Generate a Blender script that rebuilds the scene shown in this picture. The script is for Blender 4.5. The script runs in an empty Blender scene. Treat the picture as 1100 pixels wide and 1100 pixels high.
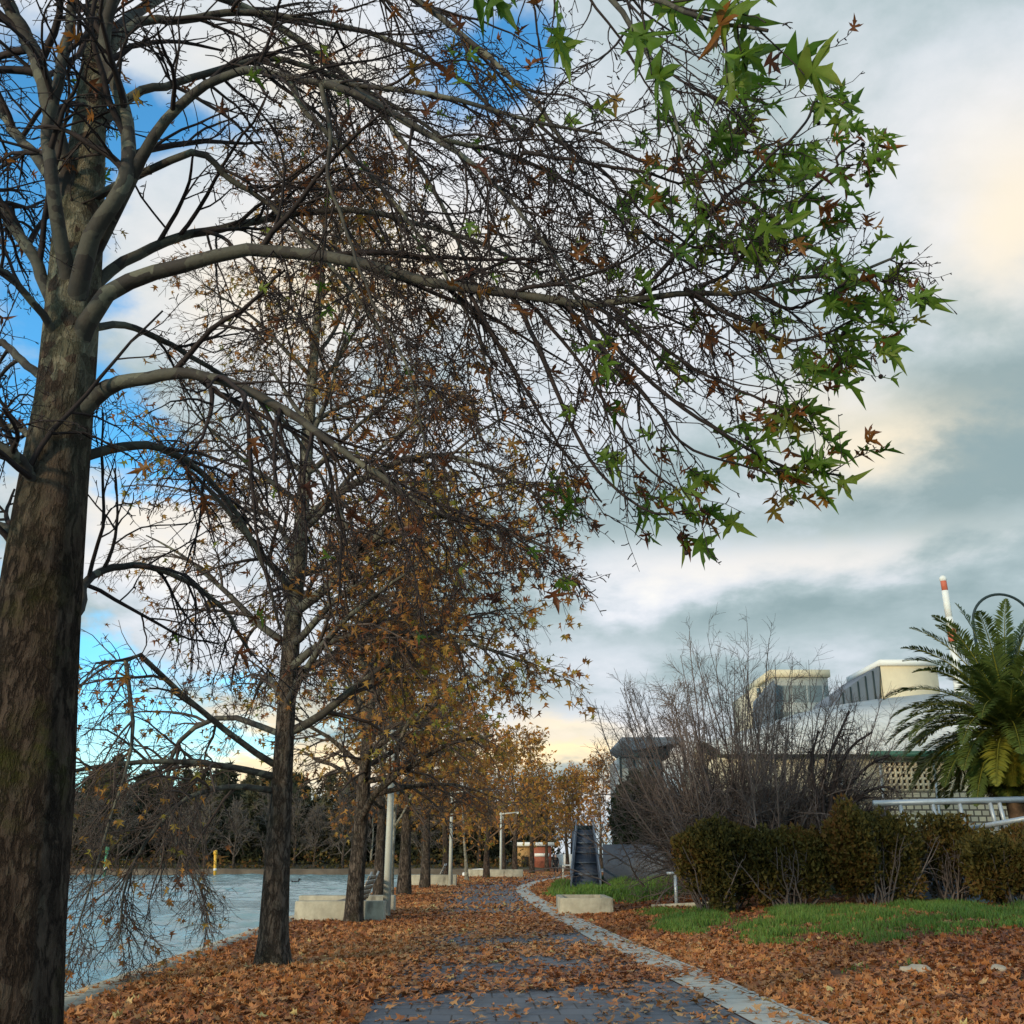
import bpy, math, random
import numpy as np
rng = np.random.default_rng(7)
S = bpy.context.scene
COL = S.collection
R = math.radians
F = 1100.0; PITCH = math.atan(370/1100); EYE = 1.6
CP, SP = math.cos(PITCH), math.sin(PITCH)
PI = math.pi

# ------------------------------------------------------------------ measuring helpers
def ray(px, py):
    cx, cy = (px-550)/F, (550-py)/F
    return np.array([cx, CP-cy*SP, SP+cy*CP])
def at(px, py, Y):
    d = ray(px, py); return np.array([0, 0, EYE])+d*(Y/d[1])
def interp(tab):
    xs = np.array([t[0] for t in tab], float); ys = np.array([t[1] for t in tab], float)
    g = np.linspace(xs[0]-30, xs[-1]+30, 900); v = np.interp(g, xs, ys)
    v[g < xs[0]] = ys[0]+(g[g < xs[0]]-xs[0])*(ys[1]-ys[0])/(xs[1]-xs[0])
    k = 15; vp = np.pad(v, k, mode='edge'); v = np.convolve(vp, np.ones(2*k+1)/(2*k+1), 'valid')
    return lambda y: np.interp(y, g, v)
lake_x = interp([(-20,-3.9),(0,-4.75),(12,-5.3),(30,-6.15),(45,-6.5),(60,-6.3),(80,-5.6),(100,-4.4),(140,-1),(220,12)])
path_l = interp([(-20,-.6),(0,-1.1),(12,-1.55),(20,-1.9),(38,-2.9),(52,-3.5),(62,-3.2),(72,-2.2),(82,-.8),(100,2),(150,12),(220,26)])
path_r = interp([(-20,3.6),(0,2.95),(12,2.42),(20,1.75),(27,1.25),(40,.55),(54,.1),(62,.35),(72,1.3),(84,3.1),(100,5.6),(150,15.5),(220,30)])
def strip_w(y): return 0.74+0.0*y
def sstep(a, b, x):
    t = np.clip((x-a)/(b-a), 0, 1); return t*t*(3-2*t)
def sines(x, y, seed, sc):
    r = np.random.default_rng(seed); o = 0
    for k in range(7):
        a = r.uniform(0, 2*PI); f = sc*r.uniform(.5, 1.8)
        o = o+np.sin((x*math.cos(a)+y*math.sin(a))*f+r.uniform(0, 7))
    return o/7**.5
def height(x, y):
    x = np.asarray(x, float); y = np.asarray(y, float)
    d = x-(path_r(y)+strip_w(y)+.15)
    rise = .42*sstep(0, 6.5, d)*sstep(-10, 8, y)*(1-sstep(62, 88, y))
    bump = .03*sines(x, y, 3, 1.1)*sstep(0, 1.5, d)
    l = path_l(y)-x
    return rise+bump+.03*sines(x, y, 4, 1.0)*sstep(.2, 1.2, l)*sstep(0, .8, x-lake_x(y)-.5)
def ground(px, py):
    d = ray(px, py); z = 0.
    for _ in range(30):
        t = (z-EYE)/d[2]; p = np.array([0, 0, EYE])+d*t
        z = .5*z+.5*float(height(p[0], p[1]))
    return np.array([p[0], p[1], float(height(p[0], p[1]))])

# ------------------------------------------------------------------ objects
def link(o, parent=None, off=None):
    COL.objects.link(o)
    if parent is not None: o.parent = parent
    return o
def tag(o, label=None, cat=None, group=None, kind=None):
    if label: o['label'] = label
    if cat: o['category'] = cat
    if group: o['group'] = group
    if kind: o['kind'] = kind
    return o
def empty(name, loc, label, cat, group=None):
    o = bpy.data.objects.new(name, None); o.empty_display_size = .3
    o.location = [float(v) for v in loc]; link(o); return tag(o, label, cat, group)
def mesh_obj(name, V, faces, mat, parent=None, tone=None, uv=None, smooth=False, midx=None, origin=None):
    """faces: list of (n,k) index arrays. Vertices in world space; made relative to the parent's location."""
    V = np.asarray(V, np.float32).reshape(-1, 3).copy()
    o0 = np.zeros(3)
    if parent is not None:
        q = parent
        while q is not None: o0 = o0+np.array(q.location); q = q.parent
    elif origin is not None: o0 = np.asarray(origin, float)
    V -= o0.astype(np.float32)
    me = bpy.data.meshes.new(name)
    faces = [np.asarray(f, np.int32) for f in faces if len(f)]
    me.vertices.add(len(V)); me.vertices.foreach_set('co', V.ravel())
    loops = np.concatenate([f.ravel() for f in faces])
    tot = np.concatenate([np.full(len(f), f.shape[1], np.int32) for f in faces])
    start = np.concatenate([[0], np.cumsum(tot)[:-1]]).astype(np.int32)
    me.loops.add(len(loops)); me.loops.foreach_set('vertex_index', loops)
    me.polygons.add(len(tot)); me.polygons.foreach_set('loop_start', start); me.polygons.foreach_set('loop_total', tot)
    if smooth: me.polygons.foreach_set('use_smooth', np.ones(len(tot), bool))
    if midx is not None: me.polygons.foreach_set('material_index', np.asarray(midx, np.int32))
    if tone is not None:
        a = me.attributes.new('tone', 'FLOAT', 'POINT'); a.data.foreach_set('value', np.asarray(tone, np.float32))
    if uv is not None:
        u = me.uv_layers.new(name='UVMap'); u.data.foreach_set('uv', np.asarray(uv, np.float32)[loops].ravel())
    me.update(); me.validate()
    for m in (mat if isinstance(mat, (list, tuple)) else [mat]): me.materials.append(m)
    ob = bpy.data.objects.new(name, me)
    if parent is None and origin is not None: ob.location = [float(v) for v in origin]
    return link(ob, parent)
class MB:
    def __init__(s): s.V = []; s.Q = []; s.T = []; s.n = 0; s.poly = {}
    def add(s, V, Q=None, T=None):
        V = np.asarray(V, float).reshape(-1, 3)
        if Q is not None and len(Q): s.Q.append(np.asarray(Q)+s.n)
        if T is not None and len(T): s.T.append(np.asarray(T)+s.n)
        s.V.append(V); s.n += len(V); return s
    def box(s, lo, hi, b=.0):
        x0, y0, z0 = lo; x1, y1, z1 = hi
        if b <= 0:
            V = [(x0,y0,z0),(x1,y0,z0),(x1,y1,z0),(x0,y1,z0),(x0,y0,z1),(x1,y0,z1),(x1,y1,z1),(x0,y1,z1)]
            return s.add(V, [(0,3,2,1),(4,5,6,7),(0,1,5,4),(1,2,6,5),(2,3,7,6),(3,0,4,7)])
        # chamfered on all vertical and top edges
        def ring(i, z): return [(x0+i,y0,z),(x1-i,y0,z),(x1,y0+i,z),(x1,y1-i,z),(x1-i,y1,z),(x0+i,y1,z),(x0,y1-i,z),(x0,y0+i,z)]
        r0 = ring(b, z0); r1 = ring(b, z1-b)
        c = [(min(max(x, x0+b), x1-b), min(max(y, y0+b), y1-b), z1) for x, y, z in ring(b, z1)]
        V = r0+r1+c; Q = []
        for k in (0, 8):
            for i in range(8): j = (i+1) % 8; Q.append((k+i, k+j, k+8+j, k+8+i))
        s.add(V, Q)
        s.ngon([c[i] for i in range(8)])
        return s
    def ngon(s, pts):
        n = len(pts); V = np.asarray(pts, float)
        s.poly.setdefault(n, []).append(np.arange(n)[None]+s.n); s.V.append(V); s.n += n; return s
    def prism(s, pts, vec):
        """polygon pts (3d) pushed along vec"""
        a = np.asarray(pts, float); v = np.asarray(vec, float); n = len(a)
        s.add(np.vstack([a, a+v]), [(i, (i+1) % n, n+(i+1) % n, n+i) for i in range(n)])
        s.ngon(a[::-1]); s.ngon(a+v); return s
    def bar(s, p, q, w, h=None, up=(0, 0, 1)):
        p = np.asarray(p, float); q = np.asarray(q, float); h = h or w
        t = q-p; L = np.linalg.norm(t); t = t/L; up = np.asarray(up, float)
        if abs(t@up) > .95: up = np.array([0, 1., 0])
        x = np.cross(t, up); x /= np.linalg.norm(x); z = np.cross(x, t)
        a = [p-x*w/2-z*h/2, p+x*w/2-z*h/2, p+x*w/2+z*h/2, p-x*w/2+z*h/2]
        b = [v+t*L for v in a]
        return s.add(a+b, [(0,3,2,1),(4,5,6,7),(0,1,5,4),(1,2,6,5),(2,3,7,6),(3,0,4,7)])
    def tube(s, pts, rad, sides=10, cap=True):
        P = np.asarray(pts, float)[None]; Rr = np.broadcast_to(np.asarray(rad, float), (1, P.shape[1]))
        V, Q = tubes(P, Rr, sides); k = P.shape[1]
        n0 = s.n; s.add(V, Q)
        if cap:
            s.poly.setdefault(sides, []).append((np.arange(sides)[::-1]+n0)[None])
            s.poly.setdefault(sides, []).append((np.arange(sides)+n0+(k-1)*sides)[None])
        return s
    def sphere(s, c, r, sc=(1, 1, 1), n=10):
        V = []; 
        for i in range(n+1):
            th = PI*i/n
            for j in range(2*n):
                ph = PI*j/n; V.append((c[0]+r*sc[0]*math.sin(th)*math.cos(ph), c[1]+r*sc[1]*math.sin(th)*math.sin(ph), c[2]+r*sc[2]*math.cos(th)))
        Q = [(i*2*n+j, (i+1)*2*n+j, (i+1)*2*n+(j+1) % (2*n), i*2*n+(j+1) % (2*n)) for i in range(n) for j in range(2*n)]
        return s.add(V, Q)
    def build(s, name, mat, parent=None, smooth=False, origin=None, tone=None):
        f = []
        if s.Q: f.append(np.vstack(s.Q))
        if s.T: f.append(np.vstack(s.T))
        for n in s.poly: f.append(np.vstack(s.poly[n]))
        o = mesh_obj(name, np.vstack(s.V), f, mat, parent, smooth=smooth, origin=origin, tone=tone)
        import bmesh
        bm = bmesh.new(); bm.from_mesh(o.data); bmesh.ops.recalc_face_normals(bm, faces=bm.faces); bm.to_mesh(o.data); bm.free()
        return o

# ------------------------------------------------------------------ branches
def norm(v): return v/np.maximum(np.linalg.norm(v, axis=-1, keepdims=True), 1e-9)
def tubes(P, Rd, sides):
    P = np.asarray(P, float); N, K, _ = P.shape
    T = np.empty_like(P); T[:, 1:-1] = P[:, 2:]-P[:, :-2]; T[:, 0] = P[:, 1]-P[:, 0]; T[:, -1] = P[:, -1]-P[:, -2]
    T = norm(T); m = np.abs(T.mean(1)); ref = np.eye(3)[np.argmin(m, 1)][:, None, :]
    u = norm(np.cross(T, np.broadcast_to(ref, T.shape))); v = np.cross(T, u)
    a = np.arange(sides)*2*PI/sides
    V = P[:, :, None]+Rd[:, :, None, None]*(np.cos(a)[:, None]*u[:, :, None]+np.sin(a)[:, None]*v[:, :, None])
    i = np.arange(N)[:, None, None]*K*sides+np.arange(K-1)[None, :, None]*sides
    j = np.arange(sides)[None, None]; jn = (j+1) % sides
    Q = np.stack([i+j, i+jn, i+sides+jn, i+sides+j], -1).reshape(-1, 4)
    return V.reshape(-1, 3), Q
def catmull(pts, K):
    P = np.asarray(pts, float); n = len(P)
    t = np.linspace(0, n-1-1e-6, K); i = t.astype(int); f = (t-i)[:, None]
    Pp = np.vstack([2*P[0]-P[1], P, 2*P[-1]-P[-2]])
    a, b, c, d = Pp[i], Pp[i+1], Pp[i+2], Pp[i+3]
    return .5*((2*b)+(c-a)*f+(2*a-5*b+4*c-d)*f*f+(3*b-a-3*c+d)*f**3)
def grow(P, Rd, n, t0, t1, L, ang, wig, grav, K, rf, rmin, tip=.35, bias=None, taper_len=.55, rmax=9):
    """children of every polyline in P; L, ang are (lo, hi); grav pulls down (or up if negative)"""
    N, KP, _ = P.shape
    t = t0+(t1-t0)*(np.arange(n)[None]+rng.random((N, n)))/n
    x = t*(KP-1); i = np.minimum(x.astype(int), KP-2); f = (x-i)[..., None]
    r = np.arange(N)[:, None]
    B = P[r, i]*(1-f)+P[r, i+1]*f
    T = norm(P[r, i+1]-P[r, i]); R0 = Rd[r, i]*(1-f[..., 0])+Rd[r, i+1]*f[..., 0]
    q = rng.normal(size=B.shape)
    if bias is not None: q = q+np.asarray(bias)
    q = norm(q-(q*T).sum(-1, keepdims=True)*T)
    a = np.radians(rng.uniform(ang[0], ang[1], (N, n)))[..., None]
    D = (np.cos(a)*T+np.sin(a)*q).reshape(-1, 3)
    M = N*n; B = B.reshape(-1, 3)
    Ln = (rng.uniform(L[0], L[1], (N, n))*(1-taper_len*t)).reshape(-1)
    C = np.empty((M, K, 3)); C[:, 0] = B; st = (Ln/(K-1))[:, None]
    for k in range(1, K):
        D = norm(D+rng.normal(size=D.shape)*wig+np.array([0, 0, -1.])*grav/(K-1))
        C[:, k] = C[:, k-1]+D*st
    r0 = np.clip(R0.reshape(-1)*rf, rmin, rmax)
    RR = r0[:, None]*np.linspace(1, tip, K)[None]
    return C, np.maximum(RR, rmin*.6)
def join(lst):
    V = []; Q = []; n = 0
    for v, q in lst: V.append(v); Q.append(q+n); n += len(v)
    return np.vstack(V), np.vstack(Q)

# ------------------------------------------------------------------ leaves
def leaf_template(kind):
    if kind == 'hi':
        h = [(0,0),(.16,.0),(.46,.02),(.30,.12),(.11,.22),(.34,.30),(.45,.36),(.66,.56),(.45,.47),(.33,.50),(.24,.42),(.085,.37),(.15,.56),(.22,.66),(.12,.67),(.085,.82),(0,1.08)]
    elif kind == 'mid':
        h = [(0,0),(.44,.08),(.16,.27),(.62,.55),(.13,.47),(0,1)]
    elif kind == 'litter':
        h = [(0,0),(.46,.06),(.24,.27),(.62,.50),(.22,.52),(0,.95)]
    else:
        h = [(0,0),(.36,.38),(0,1)]
    o = [(x, y) for x, y in h]+[(-x, y) for x, y in h[-2:0:-1]]
    n = len(o); c = (0, .3)
    pts = np.array(o+[c]); z = np.abs(pts[:, 0])*.35-.22*(pts[:, 1]-.3)**2
    V = np.column_stack([pts, z])
    if kind == 'lo': return V[:-1], np.array([(0, 1, 2), (0, 2, 3)])
    return V, np.array([(n, i, (i+1) % n) for i in range(n)])
TPL = {k: leaf_template(k) for k in ('hi', 'mid', 'litter', 'lo')}
def leaves(pos, axis, nrm, size, kind, tone, curl=1.0, zs=None, origin_shift=0.0):
    V, T = TPL[kind]; N = len(pos); m = len(V)
    rim = np.clip(np.hypot(V[:, 0], V[:, 1]-.3)*1.3-.25, 0, 1); V = V.copy(); V[:, 2] -= .30*np.maximum(V[:, 1]-.25, 0)**1.5*(kind != 'litter')
    A = norm(axis); X = norm(np.cross(A, nrm)); Nn = np.cross(X, A)
    z = (curl*rng.uniform(.3, 1.8, N))[:, None, None] if zs is None else zs[:, None, None]
    wd = rng.uniform(.75, 1.05, N)[:, None, None]
    s = np.asarray(size)[:, None, None]
    W = pos[:, None]+s*(V[None, :, 0:1]*wd*X[:, None]+(V[None, :, 1:2]+origin_shift)*A[:, None]+V[None, :, 2:3]*z*Nn[:, None])
    tt = np.clip(tone[:, None]+rim[None]*rng.choice([.02, .05, .16], N, p=[.5, .3, .2])[:, None]+rng.normal(size=(N, m))*.025, 0, 1)
    return W.reshape(-1, 3), (T[None]+(np.arange(N)*m)[:, None, None]).reshape(-1, 3), tt.ravel()

# ------------------------------------------------------------------ materials
class NT:
    def __init__(s, tree): s.t = tree
    def n(s, typ, **kw):
        nd = s.t.nodes.new(typ); ins = kw.pop('ins', {})
        for k, v in kw.items(): setattr(nd, k, v)
        for k, v in ins.items():
            if isinstance(v, bpy.types.NodeSocket): s.t.links.new(v, nd.inputs[k])
            else: nd.inputs[k].default_value = v
        return nd
    def math(s, op, a, b=0.0, c=None, clamp=False):
        ins = {0: a, 1: b}
        if c is not None: ins[2] = c
        return s.n('ShaderNodeMath', operation=op, use_clamp=clamp, ins=ins).outputs[0]
    def mix(s, f, a, b, blend='MIX'):
        nd = s.n('ShaderNodeMix', data_type='RGBA', blend_type=blend)
        for k, v in ((0, f), (6, a), (7, b)):
            if isinstance(v, bpy.types.NodeSocket): s.t.links.new(v, nd.inputs[k])
            elif k == 0: nd.inputs[0].default_value = v
            else: nd.inputs[k].default_value = (*v, 1) if len(v) == 3 else v
        return nd.outputs[2]
    def ramp(s, f, stops, interp='LINEAR'):
        nd = s.n('ShaderNodeValToRGB', ins={0: f}); nd.color_ramp.interpolation = interp
        el = nd.color_ramp.elements
        while len(el) < len(stops): el.new(.5)
        for e, (p, c) in zip(el, stops): e.position = p; e.color = (*c, 1)
        return nd.outputs[0]
    def noise(s, vec, scale, detail=4, rough=.55, dist=0., dim='3D'):
        return s.n('ShaderNodeTexNoise', noise_dimensions=dim, ins={'Vector': vec, 'Scale': scale, 'Detail': detail, 'Roughness': rough, 'Distortion': dist}).outputs
    def step(s, v, a, b):
        return s.n('ShaderNodeMapRange', interpolation_type='SMOOTHSTEP', ins={0: v, 1: a, 2: b, 3: 0., 4: 1.}).outputs[0]
def mat(name):
    m = bpy.data.materials.new(name); m.use_nodes = True; t = m.node_tree
    b = t.nodes['Principled BSDF']; k = NT(t); k.b = b; k.m = m
    k.out = t.nodes['Material Output']
    k.obj = k.n('ShaderNodeTexCoord').outputs['Object']
    return k
def setc(k, col, rough=.7, bump=None, strength=.3, dist=.02, spec=.3, metal=0):
    t = k.t; b = k.b
    if isinstance(col, bpy.types.NodeSocket): t.links.new(col, b.inputs['Base Color'])
    else: b.inputs['Base Color'].default_value = (*col, 1)
    if isinstance(rough, bpy.types.NodeSocket): t.links.new(rough, b.inputs['Roughness'])
    else: b.inputs['Roughness'].default_value = rough
    b.inputs['Specular IOR Level'].default_value = spec; b.inputs['Metallic'].default_value = metal
    if bump is not None:
        bn = k.n('ShaderNodeBump', ins={'Height': bump, 'Strength': strength, 'Distance': dist}); t.links.new(bn.outputs[0], b.inputs['Normal'])
    return k.m
def scaled(k, vec, s): return k.n('ShaderNodeMapping', ins={'Vector': vec, 'Scale': s}).outputs[0]
def plain(name, col, rough=.6, var=.18, scale=3., bump=.15, metal=0, spec=.3, dirt=None):
    k = mat(name); n1 = k.noise(k.obj, scale, 6, .65)[0]; n2 = k.noise(k.obj, scale*14, 3)[0]
    a = tuple(c*(1-var) for c in col); b = tuple(min(1, c*(1+var)) for c in col)
    c = k.mix(k.step(n1, .3, .7), a, b)
    if dirt: c = k.mix(k.step(k.noise(scaled(k, k.obj, (1, 1, .35)), scale*.8, 6, .7)[0], .5, .75), c, dirt)
    return setc(k, c, rough, n2, bump, .01, spec, metal)

def bark_mat(name, low, lowb, patch_a, patch_b, z0, z1, moss=.85, sc=1.0):
    """brown fissured bark low down, flaking cream and olive plates higher up"""
    k = mat(name)
    z = k.n('ShaderNodeSeparateXYZ', ins={0: k.obj}).outputs[2]
    warp = k.n('ShaderNodeVectorMath', operation='ADD', ins={0: k.obj, 1: k.n('ShaderNodeVectorMath', operation='SCALE', ins={0: k.noise(k.obj, 3*sc, 3)[1], 'Scale': .10}).outputs[0]}).outputs[0]
    fis = k.noise(scaled(k, warp, (16*sc, 16*sc, 3.2*sc)), 1., 8, .7)[0]
    fine = k.noise(scaled(k, warp, (60*sc, 60*sc, 22*sc)), 1., 4, .6)[0]
    vor = k.n('ShaderNodeTexVoronoi', ins={'Vector': scaled(k, warp, (13*sc, 13*sc, 9*sc)), 'Scale': 1.})
    rv = k.n('ShaderNodeSeparateColor', ins={0: vor.outputs['Color']}).outputs[0]
    lowc = k.mix(k.step(fis, .33, .66), low, lowb)
    lowc = k.mix(k.math('MULTIPLY', k.step(k.math('ABSOLUTE', k.math('SUBTRACT', k.noise(scaled(k, warp, (9*sc, 9*sc, 2.4*sc)), 1., 6, .68)[0], .5)), .045, .0), .9), lowc, tuple(.45*a for a in low))
    lowc = k.mix(k.math('MULTIPLY', rv, .35), lowc, tuple(.75*a for a in lowb))
    lowc = k.mix(k.math('MULTIPLY', k.step(k.math('ADD', rv, k.math('MULTIPLY', fine, .2)), .97, 1.04), .16), lowc, tuple(.6*a+.4*b for a, b in zip(lowb, patch_a)))
    if moss:
        mo = k.math('MULTIPLY', k.step(k.noise(k.obj, 1.1*sc, 6, .7)[0], .5, .68), k.math('SUBTRACT', 1., k.step(z, 2.2, 4.2)))
        lowc = k.mix(k.math('MULTIPLY', mo, moss), lowc, (.060, .064, .010))
    pc = k.ramp(rv, [(0, patch_b), (.3, patch_a), (.55, tuple(.55*a for a in patch_a)), (.8, lowb), (1, patch_a)], 'CONSTANT')
    pc = k.mix(k.math('MULTIPLY', fine, .5), pc, lowb)
    f = k.step(k.math('ADD', z, k.math('MULTIPLY', k.math('SUBTRACT', k.noise(k.obj, 2.2*sc, 5)[0], .5), (z1-z0)*1.5)), z0, z1)
    c = k.mix(f, lowc, pc)
    h = k.math('ADD', k.math('MULTIPLY', fis, 1.2), k.math('ADD', k.math('MULTIPLY', fine, .5), k.math('MULTIPLY', rv, .25)))
    crk = k.step(k.math('ABSOLUTE', k.math('SUBTRACT', k.noise(scaled(k, warp, (9*sc, 9*sc, 2.4*sc)), 1., 6, .68)[0], .5)), .0, .06)
    h = k.math('ADD', h, k.math('MULTIPLY', crk, .9))
    return setc(k, c, .88, h, 1., .05/sc, .12)
def tone_mat(name, stops, rough=.55, transl=.35, spec=.35, var=.25, nscale=30):
    k = mat(name)
    t = k.n('ShaderNodeAttribute', attribute_name='tone').outputs['Fac']
    c = k.ramp(t, stops)
    nz = k.noise(k.obj, nscale, 3)[0]
    c = k.mix(1., c, k.mix(nz, (1-var,)*3, (1+var,)*3), 'MULTIPLY')
    setc(k, c, rough, None, spec=spec)
    if transl > 0:
        tr = k.n('ShaderNodeBsdfTranslucent', ins={'Color': c}); mx = k.n('ShaderNodeMixShader', ins={0: transl, 1: k.b.outputs[0], 2: tr.outputs[0]})
        k.t.links.new(mx.outputs[0], k.out.inputs['Surface'])
    return k.m

M = {}
M['bark_near'] = bark_mat('bark_near', (.032, .021, .015), (.112, .078, .056), (.34, .31, .21), (.20, .19, .12), 3.3, 5.4)
M['bark_row'] = bark_mat('bark_row', (.075, .057, .044), (.17, .13, .10), (.40, .37, .27), (.22, .2, .13), 3.4, 7.5, moss=.25)
M['bark_far'] = bark_mat('bark_far', (.06, .04, .03), (.14, .10, .075), (.36, .29, .2), (.2, .15, .1), 2.5, 6)
M['bark_pale'] = bark_mat('bark_pale', (.30, .27, .2), (.45, .42, .33), (.5, .47, .38), (.3, .27, .18), .3, 2, moss=0)
k = mat('limb_bark'); w = k.noise(k.obj, 5, 3)[1]
v = k.n('ShaderNodeTexVoronoi', ins={'Vector': k.n('ShaderNodeVectorMath', operation='ADD', ins={0: k.obj, 1: k.n('ShaderNodeVectorMath', operation='SCALE', ins={0: w, 'Scale': .3}).outputs[0]}).outputs[0], 'Scale': 8.})
rv = k.n('ShaderNodeSeparateColor', ins={0: v.outputs['Color']}).outputs[0]
c = k.ramp(rv, [(0, (.105, .10, .075)), (.35, (.06, .055, .043)), (.62, (.045, .038, .032)), (.85, (.19, .185, .13))], 'CONSTANT')
c = k.mix(k.math('MULTIPLY', k.noise(k.obj, 40, 4)[0], .7), c, (.05, .042, .036))
M['limb'] = setc(k, c, .75, k.noise(k.obj, 30, 5)[0], .5, .01, .25)
M['twig'] = plain('twig_bark', (.036, .026, .024), .8, .35, 4, .2, spec=.2)
M['twig_row'] = plain('twig_row', (.085, .062, .05), .8, .35, 2, .2, spec=.2)
M['twig_far'] = plain('twig_far', (.16, .10, .062), .85, .3, .6, .0, spec=.1)
M['twig_grey'] = plain('twig_grey', (.145, .115, .102), .85, .3, .8, .0, spec=.1)
M['twig_shore'] = plain('twig_shore', (.13, .11, .095), .85, .4, .3, .0, spec=.1)
GREEN = [(0, (.07, .145, .016)), (.30, (.15, .26, .028)), (.5, (.25, .29, .04)), (.62, (.26, .19, .03)), (.75, (.35, .13, .025)), (.9, (.22, .075, .022)), (1, (.10, .035, .018))]
M['leaf_near'] = tone_mat('leaf_near', GREEN, .45, .58, .4)
M['leaf_row'] = tone_mat('leaf_row', [(0, (.12, .17, .025)), (.2, (.28, .23, .04)), (.4, (.46, .24, .055)), (.62, (.33, .14, .04)), (.82, (.24, .085, .03)), (1, (.10, .045, .025))], .6, .4, .25)
M['leaf_far'] = tone_mat('leaf_far', [(0, (.20, .17, .03)), (.2, (.42, .25, .045)), (.65, (.50, .21, .05)), (1, (.30, .12, .05))], .7, .35, .2)
M['litter'] = tone_mat('leaf_litter', [(0, (.10, .034, .018)), (.22, (.22, .075, .03)), (.45, (.38, .145, .048)), (.7, (.50, .22, .075)), (.88, (.54, .32, .14)), (1, (.52, .42, .16))], .6, .12, .3)
M['conifer'] = tone_mat('conifer', [(0, (.028, .032, .018)), (.6, (.065, .066, .034)), (1, (.13, .105, .055))], .8, .15, .2)
M['grass'] = tone_mat('grass', [(0, (.045, .095, .018)), (.5, (.10, .20, .032)), (.8, (.17, .27, .05)), (1, (.2, .19, .06))], .6, .3, .3)
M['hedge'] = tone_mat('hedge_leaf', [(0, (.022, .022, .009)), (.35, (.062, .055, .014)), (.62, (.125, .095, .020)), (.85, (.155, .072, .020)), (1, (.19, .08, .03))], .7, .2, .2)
M['evergreen'] = tone_mat('evergreen_leaf', [(0, (.015, .024, .012)), (.7, (.035, .048, .02)), (1, (.07, .06, .03))], .7, .15, .2)
M['palm_leaf'] = tone_mat('palm_leaf', [(0, (.04, .07, .022)), (.45, (.10, .135, .026)), (.75, (.22, .21, .025)), (.9, (.34, .24, .03)), (1, (.30, .17, .06))], .45, .25, .4)
M['palm_trunk'] = plain('palm_trunk', (.10, .065, .04), .9, .4, 5, .6)
M['concrete'] = plain('concrete', (.42, .38, .28), .85, .2, 2.6, .5, dirt=(.19, .165, .12))
M['pole'] = plain('lamp_pole', (.52, .52, .45), .5, .08, 2, .05, spec=.4)
M['steel'] = plain('galvanised_steel', (.42, .46, .48), .45, .12, 2, .1, metal=.35, spec=.5)
M['slate'] = plain('slate_paint', (.075, .088, .115), .6, .15, 1.5, .2, dirt=(.09, .10, .115))
M['dark_metal'] = plain('dark_metal', (.02, .035, .035), .5, .15, 3, .1)
M['timber'] = plain('weathered_timber', (.30, .25, .19), .8, .25, 9, .3)
M['white'] = plain('white_paint', (.75, .75, .70), .6, .05, 1, .1)
M['red'] = plain('red_paint', (.55, .14, .08), .6, .1, 1, .1)
M['cream'] = plain('cream_render', (.66, .58, .40), .85, .07, .7, .2, dirt=(.55, .48, .33))
M['green_paint'] = plain('green_paint', (.05, .15, .10), .5, .1, 2, .1)
M['marker_green'] = plain('marker_green', (.08, .30, .16), .5, .1, 2, .1)
M['marker_yellow'] = plain('marker_yellow', (.75, .42, .05), .5, .1, 2, .1)
M['grey_clad'] = plain('grey_cladding', (.13, .155, .185), .55, .1, .6, .1)
M['glass'] = plain('tinted_glass', (.10, .14, .15), .12, .2, .5, .0, spec=.8)
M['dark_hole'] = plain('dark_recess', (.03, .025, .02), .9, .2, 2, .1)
M['cloth_black'] = plain('black_cloth', (.012, .012, .014), .9, .2, 9, .2)
M['skin'] = plain('skin', (.45, .27, .19), .6, .08, 9, .1)
M['hair'] = plain('hair', (.30, .27, .24), .7, .2, 40, .2)
M['shoe'] = plain('shoe', (.5, .5, .48), .6, .1, 9, .1)
M['brick_red'] = plain('red_brick', (.30, .10, .06), .85, .15, 3, .2)
M['brick_brown'] = plain('brown_brick', (.40, .24, .10), .85, .15, 3, .2)
M['duck'] = plain('duck_feathers', (.03, .03, .03), .8, .3, 20, .1)
M['stone'] = plain('pale_stone', (.42, .36, .27), .9, .15, 9, .4)

# brick wall of the hall
k = mat('buff_block'); br = k.n('ShaderNodeTexBrick', offset=.5, ins={'Vector': k.n('ShaderNodeMapping', ins={'Vector': k.obj, 'Rotation': (PI/2, 0, 0)}).outputs[0], 'Color1': (.52, .46, .30, 1), 'Color2': (.40, .36, .25, 1), 'Mortar': (.10, .085, .06, 1), 'Scale': 1., 'Mortar Size': .035, 'Brick Width': .34, 'Row Height': .25})
M['block'] = setc(k, br.outputs[0], .85, br.outputs['Fac'], -.6, .02)
# roof sheet: standing seams
k = mat('roof_sheet'); wv = k.n('ShaderNodeTexWave', wave_type='BANDS', bands_direction='X', ins={'Vector': k.obj, 'Scale': .8, 'Distortion': 0., 'Detail': 0.}).outputs[1]
M['roof'] = setc(k, k.mix(k.step(k.noise(k.obj, .5, 5)[0], .35, .7), (.62, .60, .52), (.74, .72, .65)), .5, k.step(wv, .86, .95), .8, .06)
# banded facade
k = mat('tower_glass'); z = k.n('ShaderNodeSeparateXYZ', ins={0: k.obj}); 
bz = k.step(k.math('FRACT', k.math('MULTIPLY', z.outputs[2], .30)), .62, .66)
bx = k.step(k.math('FRACT', k.math('MULTIPLY', z.outputs[0], .5)), .88, .92)
M['tower_glass'] = setc(k, k.mix(k.math('MAXIMUM', bz, bx), (.16, .20, .20), (.34, .36, .33)), .3, None, spec=.6)

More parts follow.
